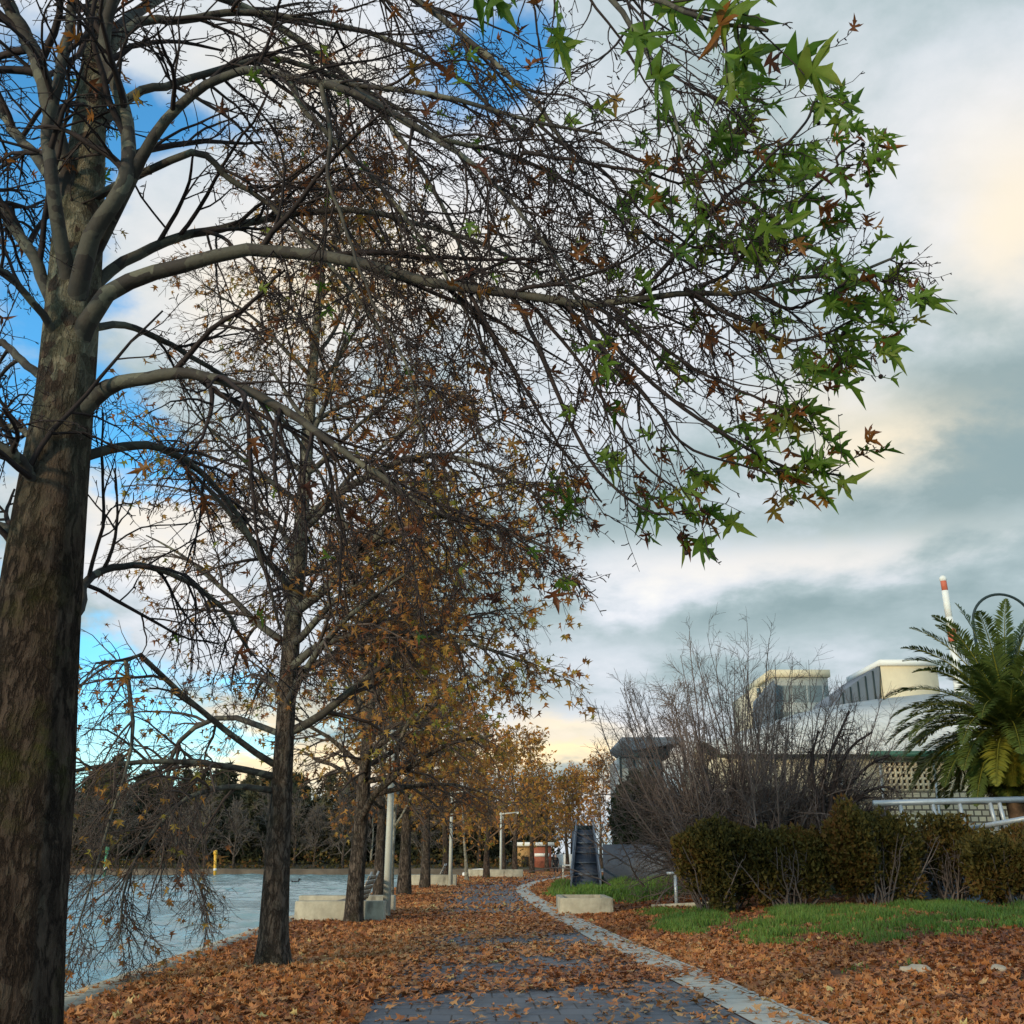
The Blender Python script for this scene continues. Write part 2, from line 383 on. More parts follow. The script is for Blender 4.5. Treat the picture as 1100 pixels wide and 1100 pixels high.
# ------------------------------------------------------------------ ground materials
k = mat('ground_mat')
vo = k.n('ShaderNodeTexVoronoi', ins={'Vector': k.obj, 'Scale': 9.}); vr = k.n('ShaderNodeSeparateColor', ins={0: vo.outputs['Color']}).outputs[0]
lc = k.ramp(vr, [(0, (.07, .026, .016)), (.35, (.17, .06, .026)), (.7, (.27, .105, .038)), (1, (.36, .17, .07))])
soil = k.mix(k.step(k.noise(k.obj, 1.4, 6, .7)[0], .38, .62), (.06, .035, .025), (.13, .08, .055))
lc = k.mix(k.step(k.noise(k.obj, .8, 6, .7)[0], .42, .68), lc, soil)
M['ground'] = setc(k, lc, .9, k.math('ADD', vr, k.noise(k.obj, 30, 4)[0]), .8, .03, .1)
k = mat('paver_mat'); uv = k.n('ShaderNodeTexCoord').outputs['UV']
br = k.n('ShaderNodeTexBrick', offset=.5, ins={'Vector': uv, 'Color1': (.085, .10, .12, 1), 'Color2': (.14, .155, .175, 1), 'Mortar': (.018, .017, .016, 1), 'Scale': 1., 'Mortar Size': .011, 'Mortar Smooth': .2, 'Brick Width': .46, 'Row Height': .46})
n1 = k.noise(k.obj, 2.2, 6, .7)[0]; n2 = k.noise(k.obj, 60, 4)[0]
c = k.mix(k.math('MULTIPLY', k.step(n1, .45, .75), .6), br.outputs[0], (.17, .17, .165))
c = k.mix(k.math('MULTIPLY', n2, .35), c, (.05, .05, .055))
M['paver'] = setc(k, c, k.n('ShaderNodeMapRange', ins={0: n1, 3: .45, 4: .8}).outputs[0], k.math('ADD', k.math('MULTIPLY', br.outputs['Fac'], -1.), k.math('MULTIPLY', n2, .3)), .6, .012, .35)
k = mat('kerb_strip_mat'); uv = k.n('ShaderNodeTexCoord').outputs['UV']
br = k.n('ShaderNodeTexBrick', offset=0., ins={'Vector': uv, 'Color1': (.48, .46, .38, 1), 'Color2': (.56, .54, .46, 1), 'Mortar': (.12, .11, .09, 1), 'Scale': 1., 'Mortar Size': .012, 'Brick Width': .66, 'Row Height': 1.2})
n1 = k.noise(k.obj, 3, 6, .7)[0]
c = k.mix(k.math('MULTIPLY', k.step(n1, .4, .75), .55), br.outputs[0], (.33, .31, .25))
M['strip'] = setc(k, c, .85, k.noise(k.obj, 50, 4)[0], .4, .01)
k = mat('water_mat')
wv1 = k.noise(scaled(k, k.obj, (.9, 2.2, 1)), 1.6, 5, .6, .6)[0]; wv2 = k.noise(scaled(k, k.obj, (1, 2., 1)), 7., 3, .6, .5)[0]
M['water'] = setc(k, (.20, .32, .315), .10, k.math('ADD', wv1, k.math('MULTIPLY', wv2, .35)), .6, .10, .5)
k.b.inputs['IOR'].default_value = 1.33
M['far_ground'] = plain('far_ground', (.075, .065, .035), .95, .3, .1, .1)
M['bank'] = plain('bank_edge', (.13, .10, .07), .9, .3, .5, .3)

# ------------------------------------------------------------------ sky and sun
SUN_EL, SUN_AZ = 13, 218     # from behind and to the left of the camera (compass: 0 = +Y, clockwise)
W = bpy.data.worlds.new('World'); S.world = W; W.use_nodes = True
t = W.node_tree; t.nodes.clear(); k = NT(t)
sky = k.n('ShaderNodeTexSky', sky_type='NISHITA', sun_disc=False, sun_elevation=R(SUN_EL), sun_rotation=R(SUN_AZ), air_density=1.0, dust_density=.6, ozone_density=2.5, altitude=500)
d = k.n('ShaderNodeTexCoord').outputs['Generated']
sx = k.n('ShaderNodeSeparateXYZ', ins={0: d}); X, Y, Z = sx.outputs
# cloud layer seen in perspective: the direction is dropped on a flat sheet overhead
den = k.math('ADD', k.math('MAXIMUM', Z, 0.), .27)
pl = k.n('ShaderNodeCombineXYZ', ins={0: k.math('DIVIDE', X, den), 1: k.math('DIVIDE', Y, den), 2: 0.}).outputs[0]
nA = k.noise(k.n('ShaderNodeMapping', ins={'Vector': pl, 'Location': (3.1, 1.7, 0), 'Scale': (1, .9, 1)}).outputs[0], 2.0, 7, .58, .2)[0]
nB = k.noise(k.n('ShaderNodeMapping', ins={'Vector': pl, 'Location': (7.3, 4.2, 2)}).outputs[0], 2.6, 8, .57, .1)[0]
nC = k.noise(k.n('ShaderNodeMapping', ins={'Vector': d, 'Scale': (1, 1, 2.2)}).outputs[0], 3.2, 6, .6, .5)
az = k.math('ADD', k.math('ARCTAN2', X, Y), k.math('MULTIPLY', k.math('SUBTRACT', nC[0], .5), .16))
el = k.math('ADD', k.math('ARCSINE', Z), k.math('MULTIPLY', k.math('SUBTRACT', nB, .5), .11))
AE = k.n('ShaderNodeCombineXYZ', ins={0: az, 1: el, 2: 0.}).outputs[0]
def blob(px, py, sa, se):
    """soft elliptical cloud cell at the direction measured in the photograph; sizes in pixels there"""
    v = ray(px, py); v = v/np.linalg.norm(v); a0 = math.atan2(v[0], v[1]); e0 = math.asin(v[2])
    ka = 1100*max(.35, math.cos(e0))/sa; ke = 1100/se
    q = k.n('ShaderNodeVectorMath', operation='MULTIPLY_ADD', ins={0: AE, 1: (ka, ke, 0), 2: (-a0*ka, -e0*ke, 0)}).outputs[0]
    q = k.n('ShaderNodeVectorMath', operation='DOT_PRODUCT', ins={0: q, 1: q}).outputs['Value']
    return k.math('POWER', .3679, q)
def addup(lst):
    o = 0.
    for wgt, b in lst: o = b*wgt if isinstance(b, float) else k.math('ADD', k.math('MULTIPLY', b, wgt), o)
    return o
cover = k.math('ADD', nA, addup([(.045, 1.0), (-.21, blob(45, 330, 100, 220)), (-.22, blob(250, 150, 120, 36)), (-.22, blob(540, 60, 90, 60)), (-.10, blob(400, 190, 60, 40)), (-.08, blob(130, 480, 120, 50)), (.35, blob(390, 300, 170, 110)), (.40, blob(880, 400, 430, 470)),
    (-.22, blob(950, 272, 60, 14)), (-.20, blob(760, 278, 50, 22)), (-.05, blob(800, 60, 60, 40)), (.25, blob(150, 600, 250, 60)), (-.17, blob(120, 780, 140, 26)), (.10, blob(210, 20, 90, 30))]))
cm = k.step(cover, .45, .585)
cm = k.math('MAXIMUM', cm, k.math('MULTIPLY', k.step(el, .25, .05), .35))
shade = k.math('ADD', k.math('MULTIPLY_ADD', nB, 1.3, -.165), addup([(-.20, blob(1060, 430, 160, 60)), (-.22, blob(1000, 545, 330, 40)), (-.10, blob(640, 665, 260, 26)), (-.16, blob(900, 640, 300, 40)), (-.10, blob(560, 730, 260, 24)), (.10, blob(560, 775, 200, 16)), (.05, blob(860, 130, 220, 130)), (.02, blob(980, 60, 200, 130)),
    (.16, blob(690, 620, 220, 26)), (.20, blob(350, 260, 200, 150)), (.25, blob(200, 600, 220, 60)), (.14, blob(830, 590, 260, 18)), (-.06, blob(930, 330, 120, 50))]))
cc = k.ramp(shade, [(.22, (.245, .335, .355)), (.40, (.36, .45, .475)), (.54, (.53, .59, .64)), (.68, (.66, .69, .74)), (.86, (.80, .80, .80))])
warm = k.math('MINIMUM', addup([(.8, blob(1100, 215, 75, 95)), (.95, blob(985, 470, 110, 34)), (.5, blob(880, 430, 90, 40)), (.3, blob(860, 590, 200, 22)), (.9, blob(440, 290, 150, 60)), (.6, blob(270, 320, 120, 80)), (.6, blob(180, 560, 160, 50)), (.25, blob(800, 150, 150, 80)), (.7, blob(330, 70, 90, 40))]), 1.)
cc = k.mix(k.math('MULTIPLY', warm, k.step(nB, .30, .62)), cc, (.84, .73, .55))
glow = k.math('MINIMUM', addup([(1.3, blob(600, 815, 120, 22)), (1.2, blob(130, 835, 170, 35)), (.5, blob(600, 775, 90, 12)), (.8, blob(300, 800, 160, 40))]), 1.)
cc = k.mix(k.math('MULTIPLY', glow, k.step(nB, .25, .5)), cc, (1.0, .80, .50))
bg1 = k.n('ShaderNodeBackground', ins={'Color': k.mix(1., sky.outputs[0], (.72, 1.6, 1.8), 'MULTIPLY'), 'Strength': .15})
bg2 = k.n('ShaderNodeBackground', ins={'Color': cc, 'Strength': .95})
mx = k.n('ShaderNodeMixShader', ins={0: cm, 1: bg1.outputs[0], 2: bg2.outputs[0]})
t.links.new(mx.outputs[0], k.n('ShaderNodeOutputWorld').inputs[0])
L = bpy.data.lights.new('sun', 'SUN'); L.energy = 2.0; L.angle = R(5); L.color = (1, .80, .55)
so = bpy.data.objects.new('sun', L); link(so)
import mathutils
sd = mathutils.Vector((math.sin(R(SUN_AZ))*math.cos(R(SUN_EL)), math.cos(R(SUN_AZ))*math.cos(R(SUN_EL)), math.sin(R(SUN_EL))))
so.rotation_euler = sd.to_track_quat('Z', 'Y').to_euler(); so.location = (0, -20, 30)
S.view_settings.view_transform = 'Standard'; S.view_settings.look = 'None'; S.view_settings.exposure = 0.4; S.view_settings.gamma = 1
cam = bpy.data.cameras.new('camera'); cam.lens = 36; cam.sensor_width = 36; cam.clip_end = 4000; cam.clip_start = .1
co = bpy.data.objects.new('camera', cam); link(co); co.location = (0, 0, EYE); co.rotation_euler = (PI/2+PITCH, 0, 0); S.camera = co

# ------------------------------------------------------------------ setting
def sheet(name, xs_f, ys, material, zf, uvs=False):
    V = []; uv = []
    for y in ys:
        x = xs_f(y); 
        for xx in x: V.append((xx, y, 0)); uv.append((xx-x[0], y))
    V = np.array(V); V[:, 2] = zf(V[:, 0], V[:, 1]); n = len(xs_f(ys[0])); m = len(ys)
    i = np.arange(m-1)[:, None]*n+np.arange(n-1)[None]
    Q = np.stack([i, i+1, i+n+1, i+n], -1).reshape(-1, 4)
    o = mesh_obj(name, V, [Q], material, uv=np.array(uv) if uvs else None, smooth=True); o['kind'] = 'structure'; return o
ys = np.concatenate([np.arange(-16, 70, .5), np.arange(70, 120, 2), np.arange(120, 321, 10)])
fr = np.concatenate([[0, .004, .01], np.linspace(.02, .30, 60), np.linspace(.32, 1, 24)**1.0])
sheet('ground', lambda y: lake_x(y)+.45+(fr*60 if y < 120 else fr*160), ys, M['ground'], lambda x, y: height(x, y))
py_ = np.concatenate([np.arange(-16, 100, 1.), np.arange(100, 221, 5)])
sheet('path', lambda y: path_l(y)+(path_r(y)-path_l(y))*np.linspace(0, 1, 8), py_, M['paver'], lambda x, y: height(x, y)*0+.012, True)
sheet('path_edging_strip', lambda y: path_r(y)+.008+np.linspace(0, 1, 3)*strip_w(y), py_, M['strip'], lambda x, y: height(x, y)*0+.02, True)
gx = np.concatenate([[-700, -300, -150], np.linspace(-90, -46, 30), np.linspace(-45, 2, 190), [20, 60]]); gy = np.concatenate([[-60, -20, 0], np.linspace(4, 60, 420), np.linspace(60.4, 145, 230), [180, 240]])
GX, GY = np.meshgrid(gx, gy); wz = 0*GX; r4 = np.random.default_rng(77)
for k_ in range(34):
    lam = r4.uniform(.6, 3.2); th = r4.normal(.9, .55); f_ = 2*PI/lam
    wz = wz+lam*.0085*np.sin((GX*math.cos(th)+GY*math.sin(th))*f_+r4.uniform(0, 7))
wz = wz*(.75+.35*sines(GX, GY, 78, .12))
i_ = np.arange(len(gy)-1)[:, None]*len(gx)+np.arange(len(gx)-1)[None]
o = mesh_obj('lake_water', np.column_stack([GX.ravel(), GY.ravel(), (wz-.62).ravel()]), [np.stack([i_, i_+1, i_+len(gx)+1, i_+len(gx)], -1).reshape(-1, 4)], M['water'], smooth=True); o['kind'] = 'structure'
# lake edge: a cut stone coping with its drop to the water
V = []; 
for y in py_:
    x = float(lake_x(y)); V += [(x, y, -1.2), (x, y, .035), (x+.46, y, .035), (x+.46, y, -.05)]
i = np.arange(len(py_)-1)[:, None]*4+np.arange(3)[None]
o = mesh_obj('lake_wall', np.array(V), [np.stack([i, i+4, i+5, i+1], -1).reshape(-1, 4)], M['concrete']); tag(o, 'low concrete lake wall with pale coping along the leaf covered bank', 'wall')
# far side of the lake
def far_front(x): return 139+.05*x+1.5*np.sin(x*.05)
xs = np.linspace(-420, 420, 180); rows = [(0, -1.0), (.05, -.25), (1.5, .1), (12, .4), (60, 1.0), (1600, 1.2)]
V = np.array([[(x, far_front(x)+dy, z if x < 3 else min(z, -.08)) for x in xs] for dy, z in rows]).reshape(-1, 3)
i = np.arange(len(rows)-1)[:, None]*len(xs)+np.arange(len(xs)-1)[None]
o = mesh_obj('far_shore', V, [np.stack([i, i+1, i+len(xs)+1, i+len(xs)], -1).reshape(-1, 4)], M['far_ground']); o['kind'] = 'structure'
xs2 = np.linspace(-420, -1, 120)
V = np.array([[(x, far_front(x)-.25, -1.0), (x, far_front(x)-.25, .05+.06*math.sin(x)), (x, far_front(x)+.5, .12+.06*math.sin(x))] for x in xs2]).reshape(-1, 3)
i = np.arange(len(xs2)-1)[:, None]*3+np.arange(2)[None]
tag(mesh_obj('shore_wall', V, [np.stack([i, i+3, i+4, i+1], -1).reshape(-1, 4)], M['bank']), 'long low brown retaining wall at the far water line', 'wall')

# ------------------------------------------------------------------ trees
def trunk_mesh(name, pts, rad, material, parent, K=60, sides=26, lump=.05, seed=0):
    P = catmull(pts, K); r = np.interp(np.linspace(0, len(rad)-1, K), np.arange(len(rad)), rad)
    V, Q = tubes(P[None], r[None], sides)
    ang = np.tile(np.arange(sides)*2*PI/sides, K); zz = np.repeat(P[:, 2], sides); rr = np.repeat(r, sides)
    q = np.random.default_rng(seed); off = 0
    for f, m in ((2, .9), (3, .7), (5, .5), (7, .35)): off = off+m*np.sin(f*ang+q.uniform(0, 6)+zz*q.uniform(.3, 1.6))
    root = np.exp(-np.maximum(zz-P[0, 2], 0)/.35)
    off = off*lump*(1+2.2*root)
    c = np.repeat(P, sides, 0); V = c+(V-c)*(1+off)[:, None]
    return mesh_obj(name, V, [Q], material, parent, smooth=True), P, r

# ---- the near plane tree: limbs measured off the photograph, each with its own distance
base = np.array([at(-9, 1253, 6.4)[0], 6.4, 0.])
T1 = empty('plane_tree', base, 'nearest big plane tree with thick mossy trunk and green leaves on its right branches', 'tree', 'plane trees along the lake path')
tp = [(-10,1265,6.4),(-6,1180,6.4),(7,1000,6.4),(21,850,6.4),(36,700,6.4),(54,550,6.4),(70,430,6.4),(79,330,6.4),(86,240,6.45),(95,150,6.5),(103,60,6.55),(110,-60,6.6),(116,-220,6.7)]
tr = [.38,.335,.305,.295,.262,.228,.19,.178,.168,.125,.098,.08,.05]
_, TP1, TR1 = trunk_mesh('trunk', [at(*p) for p in tp], tr, M['bark_near'], T1, 90, 40, .03, 5)
LIMB = [  # (points px, py, Y), start radius, end radius in px
 ([(80,360,6.3),(108,322,6.2),(150,297,6.15),(200,284,6.1),(260,268,6.0),(330,270,5.9),(400,281,5.8),(460,296,5.7),(530,307,5.6),(600,316,5.5),(650,322,5.4),(700,314,5.3),(745,308,5.2),(800,307,5.15),(860,290,5.1),(925,283,5.0),(975,264,4.95)], 10, 1.6),
 ([(84,335,6.5),(105,302,6.5),(150,270,6.6),(195,252,6.7),(240,244,6.8),(300,232,6.9),(380,226,6.9),(440,238,6.9),(520,262,6.8),(590,300,6.7)], 7.5, 2),
 ([(86,452,6.4),(115,420,6.3),(160,409,6.2),(205,406,6.1),(255,418,6.0),(310,442,5.9),(350,466,5.8),(400,500,5.7),(450,535,5.6),(500,560,5.5)], 9.5, 2.2),
 ([(84,484,6.6),(140,478,6.8),(185,490,7.0),(215,512,7.2),(250,555,7.4),(280,610,7.5),(300,680,7.6)], 6, 1.8),
 ([(90,352,6.6),(130,350,6.8),(170,365,7),(205,385,7.2),(250,412,7.4),(300,445,7.5),(340,500,7.6),(375,570,7.6)], 4.5, 1.6),
 ([(70,700,6.7),(86,655,6.9),(95,626,7.1),(122,611,7.3),(165,608,7.5),(207,620,7.7),(250,648,7.9),(285,700,8)], 6.5, 2),
 ([(84,320,6.25),(100,255,6.1),(130,207,6.0),(141,170,6.0),(141,130,6.0),(130,85,5.95),(120,45,5.9),(128,0,5.8),(140,-70,5.7),(170,-150,5.4)], 10.5, 6),
 ([(98,290,6.3),(130,214,6.1),(165,149,5.9),(200,108,5.8),(240,84,5.7),(273,75,5.6),(310,82,5.5),(350,90,5.4),(420,98,5.3),(500,112,5.2),(580,135,5.1),(650,150,5.0)], 7.5, 1.8),
 ([(110,125,6.5),(145,101,6.6),(190,90,6.7),(235,76,6.8),(285,62,6.9),(330,70,7),(380,90,7),(450,130,7),(520,190,7)], 5.5, 2),
 ([(112,60,6.6),(145,26,6.7),(190,20,6.8),(250,12,6.9),(320,22,7),(400,40,7.1),(480,80,7.2),(560,150,7.2)], 6, 2),
 ([(165,148,5.9),(205,165,6.1),(245,193,6.2),(280,215,6.3),(300,235,6.3),(330,262,6.2),(380,320,6.1),(420,385,6.0)], 4.5, 1.7),
 ([(345,88,5.42),(353,140,5.42),(352,190,5.4),(372,255,5.42),(392,312,5.35),(430,380,5.3),(447,450,5.2),(455,530,5.2)], 2.7, 1.2),
 ([(310,82,5.5),(330,120,5.6),(380,170,5.7),(430,220,5.8),(480,290,5.8),(525,370,5.8),(545,450,5.8)], 3.6, 1.4),
 ([(350,90,5.4),(420,125,5.2),(500,180,5.0),(560,240,4.9),(610,320,4.8),(640,390,4.7)], 4, 1.4),
 ([(380,95,5.35),(470,148,5.5),(540,165,5.6),(620,200,5.7),(700,255,5.7),(765,300,5.7)], 3.6, 1.3),
 ([(70,215,6.3),(50,112,6.2),(32,58,6.1),(8,10,6.0),(-25,-60,5.8)], 11, 8),
 ([(72,225,6.5),(45,168,6.6),(20,140,6.7),(-5,112,6.8),(-70,55,6.9)], 7, 4.5),
 ([(76,300,6.2),(58,200,6.0),(55,140,5.95),(68,80,5.9),(78,20,5.85),(84,-50,5.8)], 8.5, 5.5),
 ([(66,345,6.4),(40,290,6.4),(15,252,6.4),(-12,214,6.4),(-70,170,6.4)], 8, 5),
 ([(66,350,6.2),(25,308,6.0),(-8,282,5.8),(-70,240,5.6)], 5, 3),
 ([(60,412,6.5),(20,382,6.7),(-8,362,6.8),(-60,330,6.9)], 5.5, 3),
 ([(52,485,6.5),(20,457,6.7),(-8,449,6.8),(-60,430,6.9)], 4.5, 3),
 ([(48,525,6.3),(20,502,6.1),(-8,486,6.0),(-70,445,5.8)], 7.5, 5),
 ([(42,610,6.4),(10,576,6.5),(-25,552,6.6),(-80,540,6.7)], 8.5, 5),
 ([(110,-40,6.6),(220,-80,6.3),(350,-50,6.0),(470,20,5.8),(560,100,5.6),(620,190,5.5)], 7, 1.8),
 ([(112,-120,6.6),(320,-180,5.6),(520,-120,5.0),(640,-20,4.6),(700,70,4.4),(735,160,4.3)], 7, 1.8),
 ([(100,10,6.5),(200,-150,5.0),(340,-170,3.7),(450,-95,3.0),(550,-45,2.65),(640,-12,2.45),(720,14,2.35),(800,36,2.25)], 8, 2.2),
 ([(103,40,6.7),(200,-10,7.4),(300,30,8),(400,110,8.4),(470,210,8.6),(520,330,8.6)], 6, 2),
]
SUB = [
 ([(620,322,5.45),(640,345,5.4),(690,400,5.3),(740,440,5.25),(790,470,5.2),(850,495,5.15),(905,502,5.1)], 3.2, 1.3),
 ([(545,312,5.6),(575,360,5.5),(600,420,5.4),(620,470,5.35),(650,515,5.3),(695,556,5.25),(738,551,5.2)], 3.0, 1.1),
 ([(690,316,5.3),(704,296,5.2),(764,225,5.0),(796,196,4.95),(833,160,4.9),(862,131,4.85),(872,112,4.85)], 2.8, 1.1),
 ([(752,308,5.2),(782,296,5.1),(804,269,5.0),(855,218,4.9),(891,182,4.85),(902,160,4.8),(928,142,4.8)], 2.6, 1.1),
 ([(560,165,5.2),(600,172,5.1),(673,182,5.0),(727,196,4.95),(778,194,4.9)], 2.6, 1.1),
 ([(735,310,5.2),(790,340,5.1),(840,366,5.0),(890,362,4.95),(935,345,4.9)], 2.4, 1.0),
 ([(650,322,5.4),(720,372,5.3),(790,412,5.2),(840,430,5.1),(885,440,5.0)], 2.6, 1.0),
 ([(600,316,5.5),(650,380,5.4),(700,440,5.3),(730,480,5.25),(790,500,5.2),(830,510,5.15)], 2.6, 1.0),
 ([(800,307,5.15),(840,330,5.1),(880,322,5.0),(920,300,4.95)], 2.2, 1.0),
 ([(560,310,5.6),(610,370,5.6),(660,450,5.6),(690,500,5.6),(725,530,5.6)], 2.4, 1.0),
 ([(500,300,5.65),(540,380,5.7),(580,450,5.7),(620,500,5.7),(650,540,5.7)], 2.4, 1.0),
 ([(640,150,5.0),(700,180,5.0),(760,195,5.0),(810,170,5.0),(850,170,5.0)], 2.2, 1.0),
 ([(580,135,5.1),(650,190,5.1),(700,240,5.1),(760,275,5.1),(830,265,5.1)], 2.2, 1.0),
]
def limb_arrays(lst, K):
    P = []; Rr = []
    for pts, a, b in lst:
        q = catmull([at(*p) for p in pts], K)
        dep = q[:, 1]*CP+(q[:, 2]-EYE)*SP
        w = rng.normal(size=(K, 3))*.012; w[0] = 0; q = q+np.cumsum(w, 0)*.5
        P.append(q); Rr.append(np.linspace(a, b, K)/1100*dep)
    return np.array(P), np.array(Rr)
LIMB = [([None]+list(p), a, b) for p, a, b in LIMB]
def rooted(p):
    q = at(*p[1]); j = int(np.argmin(np.abs(TP1[:, 2]-(q[2]-.16)))); c = TP1[j]
    return c, TR1[j]
_at = at
def at(px, py, Y): return px if isinstance(px, np.ndarray) else _at(px, py, Y)
ROOT = [rooted(p) for p, a, b in LIMB]
LIMB = [([(r[0], 0, 0)]+p[2:] if i not in (11, 12, 13, 14) else p[1:], a, b) for i, ((p, a, b), r) in enumerate(zip(LIMB, ROOT))]
LP, LR = limb_arrays(LIMB, 28); SPn, SR = limb_arrays(SUB, 20)
for i_, (p, r) in enumerate(zip(LP, LR)):
    if i_ not in (11, 12, 13, 14): r[0] = min(r[0], ROOT[i_][1]*.45)
    r = r*.86*(1+.35*np.exp(-np.arange(len(r))/3.))
    V, Q = tubes(p[None], r[None], 14); mesh_obj('limb', V, [Q], M['limb'], T1, smooth=True)
parts = [tubes(SPn, SR, 6)]
FARL = np.array([i for i in range(len(LP)) if i != 26]); b2, r2 = grow(LP[FARL], LR[FARL], 9, .2, 1, (.8, 1.9), (22, 58), .12, .45, 10, .5, .0055)
b2h, r2h = grow(LP[[0,1,2,7,8,11,12,13,14,24,25,27]], LR[[0,1,2,7,8,11,12,13,14,24,25,27]], 9, .32, 1, (.9, 2.1), (22, 58), .115, .6, 11, .45, .0055, bias=(.6, 0, -.4))
assert b2.shape[1] != b2h.shape[1]; b2h = b2h[:, [0, 1, 2, 3, 4, 5, 6, 7, 8, 10]]; r2h = r2h[:, [0, 1, 2, 3, 4, 5, 6, 7, 8, 10]]
b2s, r2s = grow(SPn, SR, 6, .2, 1, (.4, .8), (20, 55), .12, .2, 8, .6, .0045)
b2 = np.concatenate([b2, b2h]); r2 = np.concatenate([r2, r2h])
fs = (1-.80*sstep(.9, 2.2, b2[:, :1, 0:1])); b2 = b2[:, :1]+(b2-b2[:, :1])*fs
b2s = b2s[:, :1]+(b2s-b2s[:, :1])*(1-.6*sstep(1.3, 2.4, b2s[:, :1, 0:1])); parts += [tubes(b2, r2, 5), tubes(b2s, r2s, 4)]
b3, r3 = grow(b2, r2, 6, .12, 1, (.4, 1.15), (22, 58), .17, .3, 8, .6, .004, bias=(.3, 0, -.1))
b3 = b3[:, :1]+(b3-b3[:, :1])*(1-(.75*sstep(1.0, 2.2, b3[:, :1, 0:1])))
b3s, r3s = grow(np.concatenate([b2s]), r2s, 3, .2, 1, (.15, .40), (25, 60), .16, .15, 5, .7, .0034)
parts += [tubes(b3, r3, 4), tubes(b3s, r3s, 3)]
b4, r4 = grow(b3, r3, 3, .15, 1, (.12, .42), (22, 60), .16, .2, 4, .75, .003)
parts += [tubes(b4, r4, 3)]
b5, r5 = grow(b4, r4, 3, .2, 1, (.03, .08), (40, 90), .2, 0, 3, .9, .0036, tip=.9)
b5b, r5b = grow(b3s, r3s, 3, .1, 1, (.02, .06), (40, 90), .2, 0, 3, .9, .0036, tip=.9)
parts += [tubes(b5, r5, 3), tubes(b5b, r5b, 3)]
V, Q = join(parts)
CR = mesh_obj('crown', V, [Q], M['twig'], T1)
# leaves that are still on: green ones on the right, dry ones scattered, very near ones overhead
wind = np.array([.75, -.05, -.35])
def hang(D, spread=.5, w=.8): return norm(norm(D)*.55+wind*w+rng.normal(size=D.shape)*spread)
def leaf_batch(tips, dirs, size, kind, tone, spread=.45, w=.8):
    n = len(tips); A = hang(dirs, spread, w); nn = norm(np.array([0, 0, .6])+rng.normal(size=(n, 3))*.8)
    return leaves(tips+A*.0, A, nn, size, kind, tone, curl=1.2)
def proj(P):
    d = P-np.array([0, 0, EYE]); z = d[:, 1]*CP+d[:, 2]*SP; y = -d[:, 1]*SP+d[:, 2]*CP
    return 550+F*d[:, 0]/z, 550-F*y/z, z
lv = []
kq = (b3[:, -1, 0] > .0) & (rng.random(len(b3)) < .2)
tips = np.concatenate([b3[kq, -1], b3s[:, -1], b2s[:, -1], b2s[:, 5], SPn[:, -1], SPn[:, -4], LP[0:1, -1], LP[0:1, -3]]); dr = np.concatenate([b3[kq, -1]-b3[kq, -2], b3s[:, -1]-b3s[:, -2], b2s[:, -1]-b2s[:, -2], b2s[:, 5]-b2s[:, 4], SPn[:, -1]-SPn[:, -2], SPn[:, -4]-SPn[:, -5], LP[0:1, -1]-LP[0:1, -2], LP[0:1, -3]-LP[0:1, -4]])
# leafier to the outer (right) end of the branch
prob = sstep(-.3, 1.6, tips[:, 0])*.66
kp = rng.random(len(tips)) < prob; tp_, dr_ = tips[kp], dr[kp]
for rep in range(2):
    n = len(tp_); q = rng.random(n)
    low = sstep(4.6, 3.6, tp_[:, 2])
    tone = np.where(q < .86-.28*low, rng.uniform(.02, .45, n), rng.uniform(.55, 1, n))
    size = np.where(tone < .5, rng.uniform(.08, .18, n), rng.uniform(.07, .13, n))
    lv.append(leaf_batch(tp_+rng.normal(size=tp_.shape)*.03, dr_, size, 'hi', tone))
i = rng.choice(len(b4), 520, replace=False); n = 520
lv.append(leaf_batch(b4[i, -1], b4[i, -1]-b4[i, -2], rng.uniform(.07, .14, n), 'hi', np.where(rng.random(n) < .16, rng.uniform(.1, .5, n), rng.uniform(.65, 1, n)), .8, .15))
nb, nr = grow(LP[26:27], LR[26:27], 25, .24, 1, (.2, .5), (20, 60), .12, .6, 7, .4, .003, bias=(-.3, 0, -.3))
for p_, r_ in zip(nb, nr):
    V, Q = tubes(p_[None], r_[None], 5); mesh_obj('twig', V, [Q], M['twig'], T1)
pts = np.concatenate([nb[:, -1], nb[:, 3], nb[:, 5]]); dd = np.concatenate([nb[:, -1]-nb[:, -2], nb[:, 3]-nb[:, 2], nb[:, 5]-nb[:, 4]]); kp = rng.random(len(pts)) < .58; pts = pts[kp]; dd = dd[kp]; n = len(pts)
lv.append(leaf_batch(pts, dd, rng.uniform(.11, .19, n), 'hi', np.where(rng.random(n) < .95, rng.uniform(.05, .42, n), rng.uniform(.6, .8, n)), .45, .6))
V = np.vstack([l[0] for l in lv]); off = np.cumsum([0]+[len(l[0]) for l in lv])
mesh_obj('foliage', V, [np.vstack([l[1]+o for l, o in zip(lv, off)])], M['leaf_near'], CR, tone=np.concatenate([l[2] for l in lv]))
mbs = []
for p in rng.permutation(b3s[:, -1])[:40]:
    if p[0] < .9: continue
    L_ = rng.uniform(.05, .16); e = p+np.array([.02, 0, -L_])
    m_ = MB(); m_.tube([p, (p+e)/2, e], .0016, 4); m_.sphere(e, .014, n=5); m_.build('seed_ball', M['twig'], T1, True)

